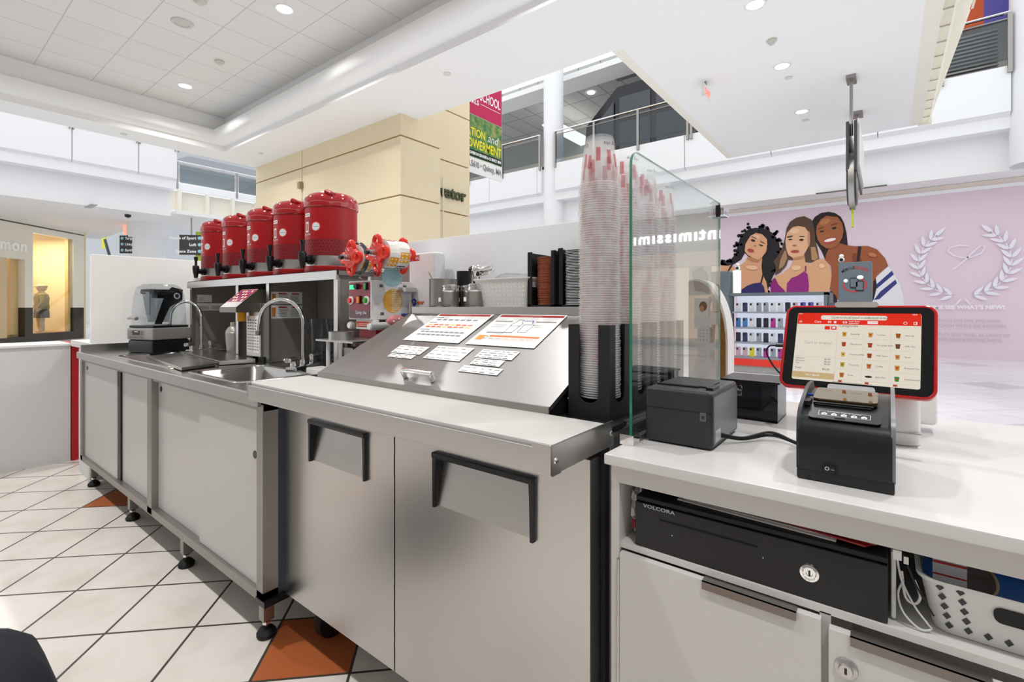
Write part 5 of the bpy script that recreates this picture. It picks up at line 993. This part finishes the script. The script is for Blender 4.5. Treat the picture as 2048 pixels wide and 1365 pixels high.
b = MB(); b.lathe([(.001, .003), (.004, .003), (.0045, .004), (.008, .004), (.009, .005), (.0125, .004), (.0135, 0)], CHROME, M=XZ(-.092, .848, .781), n=32); b.box(-.0932, -.0908, .8434, .8445, .777, .785, BLACK); b.obj('lock', fr)
t = thing('document_folder', 'red folder with papers lying on top of the cash drawer', 'folder', (-.12, .95, .8305))
b = MB(); b.prism([(-.30, .875), (-.06, .862), (-.06, 1.1), (-.30, 1.1)], .8305, .8325, PAPER); b.prism([(-.29, .88), (-.05, .868), (-.05, 1.08), (-.29, 1.08)], .833, .8345, flat('dcdad6')); b.obj('papers', t)
b = MB(); b.prism([(-.27, .90), (-.025, .858), (.0, .90), (-.02, 1.05), (-.25, 1.06)], .835, .8375, flat('9a1a18', .35)); b.prism([(-.14, .875), (-.012, .866), (-.01, 1.0), (-.13, 1.0)], .838, .8395, flat('b03020', .35)); b.obj('cover', t)
def blob(name, c, r, m, label, cat, seed, amp=.25, n=22, extra=None):
    random.seed(seed); b = MB(); b.sph(c, 1.0, m, n)
    for i, v in enumerate(b.v):
        d = (v-Vector(c)); k = 1+random.uniform(-amp, amp); b.v[i] = Vector(c)+Vector((d.x*r[0]*k, d.y*r[1]*k, d.z*r[2]*k))
    if extra: extra(b)
    return b.obj(name, label=label, cat=cat, sharp=20)
blob('crumpled_bag', (-.382, .905, .788), (.011, .03, .046), flat('f0efee', .3), 'crumpled white plastic bag squeezed left of the cash drawer', 'bag', 4, .3, extra=lambda b: [b.box(-.385+.004*k, -.383+.004*k, .870, .873, .756+.003*k, .775, RED) for k in range(3)])
# charger and cable
t = thing('power_adapter', 'white power strip with grey cable right of the cash drawer', 'charger', (.012, .9, .74)); b = MB(); b.box(.004, .010, .865, .95, .742, .835, WPL, .002); b.obj('strip', t)
b = MB(); b.box(.006, .016, .858, .868, .828, .842, WPL, .001); b.box(.018, .0235, .862, .868, .824, .834, STEEL); b.obj('plug', t)
b = MB()
def spl(ps, n=8):
    out = []
    P = [Vector(p) for p in ps]; P = [P[0]*2-P[1]]+P+[P[-1]*2-P[-2]]
    for i in range(1, len(P)-2):
        for k in range(n):
            u = k/n; out.append(.5*((2*P[i])+(-P[i-1]+P[i+1])*u+(2*P[i-1]-5*P[i]+4*P[i+1]-P[i+2])*u*u+(-P[i-1]+3*P[i]-3*P[i+1]+P[i+2])*u**3))
    return out+[P[-2]]
b.tube(spl([(.011, .86, .83), (.016, .862, .80), (.03, .86, .77), (.043, .86, .752), (.047, .862, .745), (.035, .858, .7425), (.018, .86, .757), (.012, .862, .78), (.018, .866, .80)]), .0013, flat('d2d4d8', .3), 8); b.tube(spl([(.016, .87, .81), (.02, .872, .775), (.03, .872, .768), (.036, .872, .78), (.03, .875, .80)]), .0016, WPL, 8); b.tube(spl([(.021, .866, .826), (.03, .866, .80), (.04, .866, .78), (.05, .87, .76)]), .0013, BLACK, 8); b.obj('cable', t)
basket(.036, .36, .862, 1.10, .740, .073, .014, 'white plastic basket with diamond holes under the counter at right', (15, 5), handle=True, shape='diamond', col=flat('e3e2e0', .4))
b = MB(); b.lathe([(.024, -.011), (.056, -.011), (.056, .011), (.024, .011), (.024, -.011)], flat('1763b8', .35), M=frame((.098, .938, .793), (1, -.1, 0), (0, .5, .85)), n=40); b.lathe([(.021, -.011), (.024, -.011), (.024, .011), (.021, .011)], flat('c9b48c', .7), M=frame((.098, .938, .793), (1, -.1, 0), (0, .5, .85)), n=40); b.obj('tape_roll', label='blue roll of tape lying in the white basket', cat='tape')
b = MB(); b.box(.05, .085, .89, .895, .76, .845, flat('cfd0d4', .4), M=Matrix.Rotation(.0, 4, 'Z')); b.box(.05, .085, .889, .8895, .826, .829, RED); b.box(.05, .085, .889, .8895, .81, .812, RED); b.obj('small_carton', label='small white and red carton at the left end of the white basket', cat='box')
blob('red_pouch', (.20, 1.0, .79), (.05, .05, .035), flat('b8281e', .4), 'red pouch behind the blue tape in the white basket', 'pouch', 9, .15)
# ============================================================ RECEIPT PRINTERS
t = thing('receipt_printer', 'black receipt printer with sloped front nearest the camera on the white counter', 'printer', (-.053, .99, .905))
x0, x1, y = -.116, .010, .897
pf = [(0, 0), (-.001, .012), (-.003, .05), (0, .076), (.007, .089), (.02, .097), (.06, .108), (.10, .118), (.135, .122), (.18, .120), (.192, .110), (.195, 0)]
b = MB(); b.prism([(y+a, .906+c) for a, c in pf], x0+.004, x1-.004, PRNB, YZ(0, 0, 0)); b.box(x0+.001, x1-.001, y-.002, y+.196, .906, .922, PRNB, .002); b.obj('body', t, sharp=40)
for xa, xb in ((x0, x0+.0055), (x1-.0055, x1)):
    b = MB(); b.prism([(y+a+.004, .92+c*.985) for a, c in pf[1:-1]]+[(y+.195, .92), (y+.004, .92)], xa, xb, flat('8b8d90', .35, metal=.5) if xa > -.05 else PRN, YZ(0, 0, 0)); b.obj('side_rim', t, sharp=40)
PM = frame((0, y+.02, .906+.0985), (1, 0, 0), (0, .08, .021))
b = MB(); b.prism(rrect(-.054, .016, .094, .05, .006), 0, .0012, PRNB, PM); b.obj('top_flap', t)
b = MB(); [b.add([(-.088+a, c0, .0016), (-.088+a2, c0, .0016), (-.088+a2, c1, .0016), (-.088+a, c1, .0016)], [(0, 1, 2, 3)], LEAF, PM) for a, a2, c0, c1 in ((0, .068, .002, .0025), (0, .068, .0185, .019), (0, .0005, .002, .019), (.0675, .068, .002, .019))]
b.text("It's More Than A Printer", .0045, PM @ Matrix.Translation((-.054, .0145, .0018)), LEAF, 'CENTER')
for k in range(5):
    cx = -.080+.013*k; b.poly([(cx-.0035, .004), (cx+.0035, .004), (cx+.004, .009), (cx, .0125), (cx-.004, .009)], LEAF, PM, .0018); b.poly([(cx-.002, .0055), (cx+.002, .0055), (cx+.001, .009)], PRNB, PM, .002)
b.obj('icon_label', t, smooth=False)
b = MB(); b.box(-.095, -.020, .036, .040, .0012, .004, mat('slot_black'), M=PM); b.box(-.098, -.017, .040, .044, .001, .006, BLACK, M=PM); b.box(-.066, -.052, -.004, -.0005, .0, .002, BLACK, M=PM); b.obj('paper_slot', t)
P2 = frame((0, y+.065, .906+.1135), (1, 0, 0), (0, .10, .010))
b = MB(); b.prism(rrect(-.056, .04, .088, .078, .008), 0, .006, mat('glossy_brown_cover', hexc('3a2c14'), .06, coat=1.), P2); b.obj('glossy_lid', t, label='glossy top cover')
b = MB(); b.box(-.112, -.102, y+.05, y+.085, 1.014, 1.0225, BLACK, .001); b.box(-.111, -.103, y+.10, y+.11, 1.022, 1.026, flat('2a50c0', .2)); b.obj('feed_button', t)
b = MB(); b.box(-.082, -.060, y-.0035, y+.002, .921, .938, BLACKM, .001); b.box(-.079, -.063, y-.0055, y-.002, .923, .935, BLACK, .001); b.text('O –', .008, XZ(-.077, y-.0058, .9265), LEAF); b.obj('power_switch', t)
# second printer
t = thing('receipt_printer', 'charcoal cube-shaped receipt printer against the glass screen', 'printer', (-.327, 1.05, .905))
b = MB(); b.box(-.394, -.262, .955, 1.15, .907, 1.016, PRN, .007, seg=3); b.obj('body', t)
b = MB(); b.box(-.3945, -.2615, .9545, 1.0, .976, .9772, BLACK); b.box(-.265, -.2612, .965, 1.145, .912, 1.008, flat('6d6f74', .3), .004); b.obj('seam', t)
b = MB(); b.box(-.385, -.30, 1.0, 1.005, 1.0155, 1.019, BLACK); b.box(-.378, -.285, 1.007, 1.10, 1.0155, 1.0195, BLACK, .0015); b.box(-.282, -.268, .985, 1.03, 1.0155, 1.021, BLACK, .001); b.obj('top_cover', t)
b = MB(); b.box(-.284, -.272, .9535, .956, .960, .977, flat('5c5e64', .3), .001); b.box(-.2805, -.2755, .953, .954, .966, .971, flat('2a2b30')); b.obj('feed_button', t)
b = MB(); b.box(-.2615, -.2605, .975, 1.01, .918, .94, flat('b9babd', .3)); b.obj('rating_label', t)
b = MB()
for o in (0, .006): b.tube(spl([(-.262, 1.02, .925-o*.6), (-.23, 1.06, .915-o*.5), (-.19, 1.11, .922-o), (-.15, 1.10, .914-o*.3), (-.11, 1.05, .912)]), .0028, RUB, 8)
b.obj('printer_cable', label='black cables running between the two receipt printers', cat='cable')
t = thing('tip_box', 'glossy dark acrylic box behind the cube-shaped printer', 'box', (-.26, 1.34, .905)); ACR = glassmat('dark_acrylic', (.10, .10, .11))
b = MB(); b.box(-.325, -.203, 1.28, 1.40, .907, .997, ACR); b.obj('walls', t, smooth=False); b = MB(); b.box(-.33, -.198, 1.275, 1.405, .997, 1.002, BLACK, .001); b.obj('lid', t); b = MB(); b.box(-.325, -.203, 1.28, 1.40, .905, .909, BLACK); b.obj('base', t)
b = MB(); b.tube([(-.285+.005*math.cos(k*PI/6), 1.275, .982+.006*math.sin(k*PI/6)) for k in range(12)], .0012, CHROME, 6, closed=True); b.box(-.29, -.28, 1.272, 1.278, .964, .977, CHROME, .001); b.obj('padlock', t)
# ============================================================ TABLET ON STAND
t = thing('tablet', 'tablet in a red case showing an ordering screen', 'tablet', (-.06, 1.2, 1.013))
xd = Vector((.247, -.0184, 0)); ud = Vector((.0055, .0745, .166)); TM = frame((-.181, 1.1883, 1.013), xd, ud); TW, TH = .248, .181
b = MB(); b.prism(rrect(TW/2, TH/2-.001, TW+.008, TH+.006, .016), -.013, -.003, flat('b8181c', .25), TM); b.tube([TM @ Vector((x, yy, -.002)) for x, yy in rrect(TW/2, TH/2, TW+.006, TH+.004, .017)], .0032, flat('c01c20', .2), 8, closed=True); b.obj('case', t, label='red protective case')
b = MB(); b.prism(rrect(TW/2, TH/2, TW, TH, .014, 8), -.006, .0005, flat('0d0e12', .1), TM); bz = b.obj('bezel', t)
def E(n, h, s=1.0): return mat(n, tuple(.12*c for c in hexc(h)), .15, emit=hexc(h), es=s)
SB = E('screen_cream', 'fbf1e0', .5); SR = E('screen_red', 'f02a10', .55); SWH = E('screen_white', 'ffffff', .55); SG = E('screen_line', 'd8cfc0', .35); SK = E('screen_ink', '6a5a50', .3); STAN = E('screen_tan', 'c0a678', .7)
sx0, sy0, sw, sh = .018, .0135, .212, .154
def U(u, v): return (sx0+sw*u, sy0+sh*(1-v))
def R(u0, v0, u1, v1, m, z): a = U(u0, v1); c = U(u1, v0); b.rect(a[0], a[1], c[0], c[1], m, TM, z)
def T(s, size, u, v, m, z=.0022, al='LEFT'): a = U(u, v); b.text(s, size, TM @ Matrix.Translation((a[0], a[1], z)), m, al)
b = MB(); b.prism(rrect(sx0+sw/2, sy0+sh/2, sw, sh, .004), 0, .0008, SB, TM)
R(.002, .01, .998, .17, SR, .0011); R(0.01, 0.0, .99, .02, SR, .0011)
a0, a1 = U(.21, .1), U(.75, .035); b.prism(rrect((a0[0]+a1[0])/2, (a0[1]+a1[1])/2, a1[0]-a0[0], a1[1]-a0[1], .004), .001, .0015, SB, TM)
T('Open orders', .0062, .30, .083, SK); T('Closed orders', .0062, .45, .083, SK); T('Parked orders', .0062, .60, .083, SK)
T('Cart', .007, .155, .15, SWH); T('9:41', .004, .012, .025, SWH); T('100%', .004, .93, .025, SWH); T('Last Sync', .005, .45, .135, SWH); R(.45, .15, .53, .155, SWH, .0015)
for k in range(3): R(.02, .125+.009*k, .045, .129+.009*k, SWH, .0015)
R(.275, .12, .30, .15, SWH, .0015); R(.28, .128, .295, .145, SR, .0018); R(.325, .122, .345, .152, SWH, .0015); R(.40, .125, .435, .15, SWH, .0015); R(.407, .131, .428, .145, SR, .0018)
R(.60, .115, .68, .155, SWH, .0015); T('Products', .004, .612, .14, SR)
cx, cy = U(.885, .135); b.lathe([(.0022, .0016), (.003, .0016)], SWH, M=TM @ Matrix.Translation((cx, cy, 0)), n=16); R(.945, .115, .97, .155, SWH, .0015); R(.95, .12, .962, .15, SR, .0018)
R(.36, .17, .3615, .99, SG, .0012); R(0, .285, .36, .287, SG, .0012); R(0, .66, .36, .662, SG, .0012)
R(.25, .2, .295, .25, SR, .0015); R(.305, .2, .35, .25, SR, .0015); R(.315, .21, .34, .235, SWH, .0018)
T('Cart is empty!', .009, .08, .47, SG); T('Categories', .0075, .37, .205, SK)
for k, (l, v) in enumerate((('Subtotal', '$0.00'), ('Discount', '$0.00'), ('Tax', '$0.00'), ('Total', '$0.00'))): T(l, .0048 if k < 3 else .0058, .02, .70+.035*k+(.04 if k == 3 else 0), SK); T(v, .0048 if k < 3 else .0058, .32, .70+.035*k+(.04 if k == 3 else 0), SK, al='RIGHT')
R(.0, .885, .36, .97, STAN, .0013); T('PAY $0.00', .006, .18, .94, SWH, al='CENTER')
cols = [['e8b030', 'e8a850', 'c06a20'], ['c8501a', 'b84a18', '6a4a30'], ['f0d060', 'b04a1a', 'e8a860'], ['c8c040', 'd89050', 'e89a30'], ['d08030', '2a2622', '40a040']]
names = [['Seasonal', 'Combo', 'Hot tea'], ['Macchiatos', 'XL Large Iced', 'Milk Tea'], ['Coconut Milk', 'Milk Foam', 'Slush'], ['Tea Latte', 'Coffee', 'Brewed Tea'], ['Fruit', 'Add Ons', 'Unsweetened']]
for r in range(5):
    for c in range(3):
        u = .375+.208*c; v = .235+.145*r; R(u-.01, v+.138, u+.19, v+.1395, SG, .0012); 
        if c: R(u-.0105, v, u-.0095, v+.14, SG, .0012)
        x, yy = U(u+.045, v+.075); m = E('scr'+cols[r][c], cols[r][c], .4)
        if (r, c) == (4, 1): b.poly([(x+.006*math.cos(k*PI/8), yy+.0022*math.sin(k*PI/8)) for k in range(16)], m, TM, .0014)
        else: b.poly([(x-.0028, yy-.0052), (x+.0028, yy-.0052), (x+.004, yy+.0045), (x-.004, yy+.0045)], m, TM, .0014); b.poly([(x-.0014, yy-.0015), (x+.0014, yy-.0015), (x+.0014, yy+.0015), (x-.0014, yy+.0015)], E('scrd', 'a03a18', .7), TM, .0017)
        T(names[r][c], .0045, u+.095, v+.083, SK)
for c in range(3): R(.395+.208*c, .965, .425+.208*c, .99, E('scrd', 'a03a18'), .0014)
R(.35, .992, .66, .996, SK, .0016)
b.obj('display', bz, smooth=False)
b = MB(); [b.box(.0275*0-.004, -.001, TH*u0, TH*u1, -.008, -.003, BLACK, M=TM) for u0, u1 in ((.3, .36), (.62, .68))]; b.obj('case_buttons', t)
t = thing('tablet_stand', 'white tablet stand with grey clamp jaws behind the printer', 'stand', (-.01, 1.28, .905))
b = MB(); b.loft([z3(rrect(-.01, 1.28, .125, .10, .03), .906), z3(rrect(-.01, 1.28, .125, .10, .03), .99), z3(rrect(-.01, 1.285, .11, .07, .025), 1.05), z3(rrect(-.02, 1.31, .07, .03, .012), 1.11)], WPL, True, True); b.box(-.074, .053, 1.229, 1.331, .930, .932, flat('bdbdbb')); b.obj('column', t)
b = MB(); b.prism(rrect(TW/2, -.004, .078, .024, .005), .001, .006, flat('d0cfd0', .2), TM); b.box(TW/2-.03, TW/2+.03, -.012, -.004, -.03, .004, WPL, .002, M=TM); b.obj('lower_clamp', t)
b = MB(); b.prism(rrect(TW/2, TH+.005, .075, .012, .005), -.022, .005, flat('aaa29c', .3), TM); b.obj('upper_clamp', t)
b = MB(); b.box(TW/2-.03, TW/2+.03, -.01, TH+.01, -.022, -.0145, WPL, .002, M=TM); b.obj('back_plate', t)
t = thing('card_terminal', 'small white customer terminal behind the right side of the tablet', 'terminal', (.06, 1.40, .905)); b = MB(); b.box(-.10, .085, 1.37, 1.45, .925, 1.03, WPL, .008); b.box(.035, .05, 1.368, 1.37, .953, .956, INK); b.box(.042, .043, 1.368, 1.37, .96, .97, INK); b.obj('body', t); b = MB(); b.box(-.09, .05, 1.38, 1.44, .905, .925, flat('d0d0d0'), .003); b.obj('foot', t)
b = MB(); A = TM @ Vector((-.004, TH*.50, -.008)); Bv = TM @ Vector((-.022, TH*.50, -.008)); b.cyl(A, Bv, .0035, BLACK); b.tube(spl([Bv, TM @ Vector((-.036, TH*.49, -.01)), TM @ Vector((-.04, TH*.40, -.014)), TM @ Vector((-.02, TH*.22, -.02)), TM @ Vector((.01, TH*.1, -.03)), (-.13, 1.25, 1.02)]), .0018, RUB, 8); b.obj('charging_cable', bpy.data.objects['tablet'])
# wooden arched end panel
WD = mat('oak_laminate', hexc('8a5f2c'), .45, bump=((3, 3, 260), .3), var=(14, hexc('6d4719'), .7))
ar = [(-.47, .0), (-.40, .0), (-.40, 1.08)]+[(-.40-.09*(1-math.cos(k*PI/16)), 1.08+.185*math.sin(k*PI/16)) for k in range(1, 9)]+[(-.49, .0)]
t = thing('arched_end_panel', 'tall arched panel with oak face and white edge behind the glass corner', 'panel', (-.43, 1.66, 0))
ar = [(-.52, 0), (-.405, 0), (-.405, 1.06)]+[(-.405-.095*(1-math.cos(k*PI/20)), 1.06+.205*math.sin(k*PI/20)) for k in range(1, 11)]+[(-.52, 1.265)]
b = MB(); b.prism(ar, -.005, 0, WD, XZ(0, 1.625, 0)); b.obj('oak_face', t)
b = MB(); b.prism([(x+.006 if x > -.51 else x, z+.006 if z > .01 else z) for x, z in ar], -.085, -.006, flat('dcd9d6', .45), XZ(0, 1.625, 0)); b.obj('white_core', t)

# ============================================================ PHONE ACCESSORY KIOSK
t = thing('accessory_kiosk', 'grey phone accessory kiosk with lit shelves and red plinth stripe', 'kiosk', (-1.45, 9.8, 0))
KG = flat('5f6a72', .5); LW = mat('kiosk_backlit', hexc('dfe4f2'), .5, emit=hexc('dfe4f2'), es=.5)
b = MB(); b.box(-2.25, -.78, 9.5, 10.6, 0, .12, flat('9a9a9a')); b.box(-2.25, -.78, 9.48, 10.6, .12, .24, flat('d8301e', .3)); b.box(-2.25, -.78, 9.9, 10.6, .24, 1.38, KG); b.box(-.83, -.78, 9.5, 9.9, .24, 1.42, KG); b.box(-2.3, -.78, 9.5, 10.6, 1.38, 1.43, KG); b.obj('cabinet', t)
b = MB(); b.box(-2.25, -.83, 9.88, 9.9, .24, 1.38, LW); b.obj('lit_back', t)
for z in (.24, .51, .78, 1.06): b = MB(); b.box(-2.25, -.83, 9.52, 9.88, z, z+.03, flat('8b93a0', .4)); b.obj('shelf', t)
t = thing('kiosk_tower', 'grey kiosk tower panel with phone emblem and MOBILECLINIC lettering', 'sign', (-.41, 9.6, 0))
b = MB(); b.box(-.63, -.19, 9.5, 9.9, 0, 1.90, KG, .01); b.obj('panel', t)
b = MB(); M = XZ(0, 9.495, 0)
for i, ch in enumerate('MOBILECLINIC'):
    a = math.radians(128-76*i/11); b.text(ch, .055, M @ Matrix.Translation((-.41+.24*math.cos(a), 1.55+.24*math.sin(a), .002)) @ Matrix.Rotation(a-PI/2, 4, 'Z'), flat('d4202a') if i > 5 else flat('20242a'), 'CENTER', bold=.001)
def ring(cx, cz, rx, rz, w, m, a0=0, a1=2*PI, z=.001):
    n = 24; b.add([(cx+(rx+w*s)*math.cos(a0+(a1-a0)*k/n), cz+(rz+w*s)*math.sin(a0+(a1-a0)*k/n), z) for k in range(n+1) for s in (0, 1)], [(2*k, 2*k+1, 2*k+3, 2*k+2) for k in range(n)], m, M)
ring(-.41, 1.53, .14, .10, .015, flat('d4202a'), PI*.9, PI*1.7); ring(-.41, 1.53, .14, .10, .015, flat('d4202a'), -PI*.3, PI*.35)
for x, z, c in ((-.47, 1.48, '20242a'), (-.40, 1.43, '20242a')): b.prism(rrect(x+.05, z+.08, .11, .17, .015), 0, .002, flat(c), M); b.prism(rrect(x+.05, z+.085, .09, .13, .005), .002, .003, KG, M)
b.sph((-.34, 9.49, 1.65), (.045, .01, .035), LEAF, 12); b.sph((-.53, 9.49, 1.60), (.03, .01, .03), LEAF, 12)
b.obj('emblem', t, smooth=False); b = MB(); b.box(-.40, -.23, 9.48, 9.5, .92, 1.16, WPL); b.box(-.39, -.24, 9.475, 9.48, .95, 1.14, flat('e8b83a')); b.obj('picture_card', t); b = MB(); b.box(-.55, -.42, 9.48, 9.5, .98, 1.07, WPL); b.obj('price_card', t)
b = MB(); b.box(-.77, -.64, 9.5, 9.9, 0, 1.25, flat('4a525a')); b.obj('kiosk_side_box', label='small dark box between lit shelves and kiosk tower', cat='box')
t = thing('kiosk_tower', 'grey kiosk tower at the left end beside the glass screen edge', 'sign', (-2.3, 9.6, 0)); b = MB(); b.box(-2.62, -2.305, 9.5, 9.9, 0, 1.84, KG, .01); b.obj('panel', t)
b = MB(); b.lathe([(.001, 0), (.07, 0), (.07, .42), (.001, .42)], mat('lit_case', hexc('e6f0e0'), .3, emit=hexc('e6f0e0'), es=.4), (-2.19, 9.6, 1.43), 20); b.obj('display_tube', label='pale round display tube on the left kiosk tower', cat='display')
for x, z, l in ((-.60, 1.90, 'white camera ball on the right kiosk tower'), (-2.2, 1.84, 'white camera ball on the left kiosk tower')):
    b = MB(); b.sph((x, 9.7, z+.06), .045, WPL, 16); b.sph((x, 9.66, z+.06), .028, BLACK, 12); b.sph((x, 9.7, z+.12), .035, WPL, 16); b.obj('security_camera', label=l, cat='camera')
random.seed(11)
CC = [('white', 'eef0f4'), ('navy', '3a4270'), ('black', '2c2e34'), ('clear grey', 'a9b0ba'), ('violet', '6a62c0'), ('magenta', 'c03a9a'), ('blue', '4a86c8'), ('yellow', 'e8e030'), ('pale pink', 'e0b8c4')]
protos = {}; ORD = ['first', 'second', 'third', 'fourth', 'fifth', 'sixth']
for r, (z, seq) in enumerate(((1.09, [0, 1, 0, 3, 3, 0, 0, 2, 8, 4, 4, 0]), (.81, [6, 6, 0, 2, 2, 5, 3, 0, 3, 1, 0, 2]), (.54, [2, 1, 0, 3, 2, 0, 1, 3, 0, 2, 6, 0]), (.27, [8, 8, 7, 3, 5, 3, 5, 0, 2, 4, 0, 7]))):
    for i, k in enumerate(seq):
        x = -2.18+i*.115; nm, c = CC[k]; od = (ORD[seq[:i].count(k)]+' ') if seq.count(k) > 1 else ''
        lab = '%s%s phone case %son the %s kiosk shelf' % (od, nm, 'from the left ' if od else '', ('top', 'second', 'third', 'lowest')[r])
        if k not in protos:
            t = lthing('phone_case', lab, 'phone case', (x, 9.66, z)); b = MB(); b.prism(rrect(0, .085, .082, .168, .014), -.008, .008, flat(c, .3), XZ(0, 0, 0)); bo = b.obj('shell', t)
            b = MB(); b.prism(rrect(-.018, .135, .03, .04, .008), .008, .012, flat('22242a', .2), XZ(0, 0, 0)); b.obj('camera_island', bo); protos[k] = t
        else: t = dup(protos[k], (x, 9.66, z), label=lab)
        t['group'] = 'phone cases on the kiosk shelves'; t.rotation_euler = (0, 0, random.uniform(-.25, .25))
# navy bag close to the camera
b = MB(); b.loft([z3(rrect(-1.80, .03, w, d, min(.12, w*.42), 6), z) for w, d, z in ((.36, .40, .01), (.44, .48, .05), (.46, .50, .12), (.45, .49, .19), (.41, .45, .25), (.34, .38, .295), (.24, .28, .32), (.13, .15, .328))], mat('navy_fabric', hexc('040918'), .8, bump=((400, 400, 400), .3)), True, True); b.obj('duffel_bag', label='dark navy bag at the bottom left corner on the tiles', cat='bag', sharp=60)
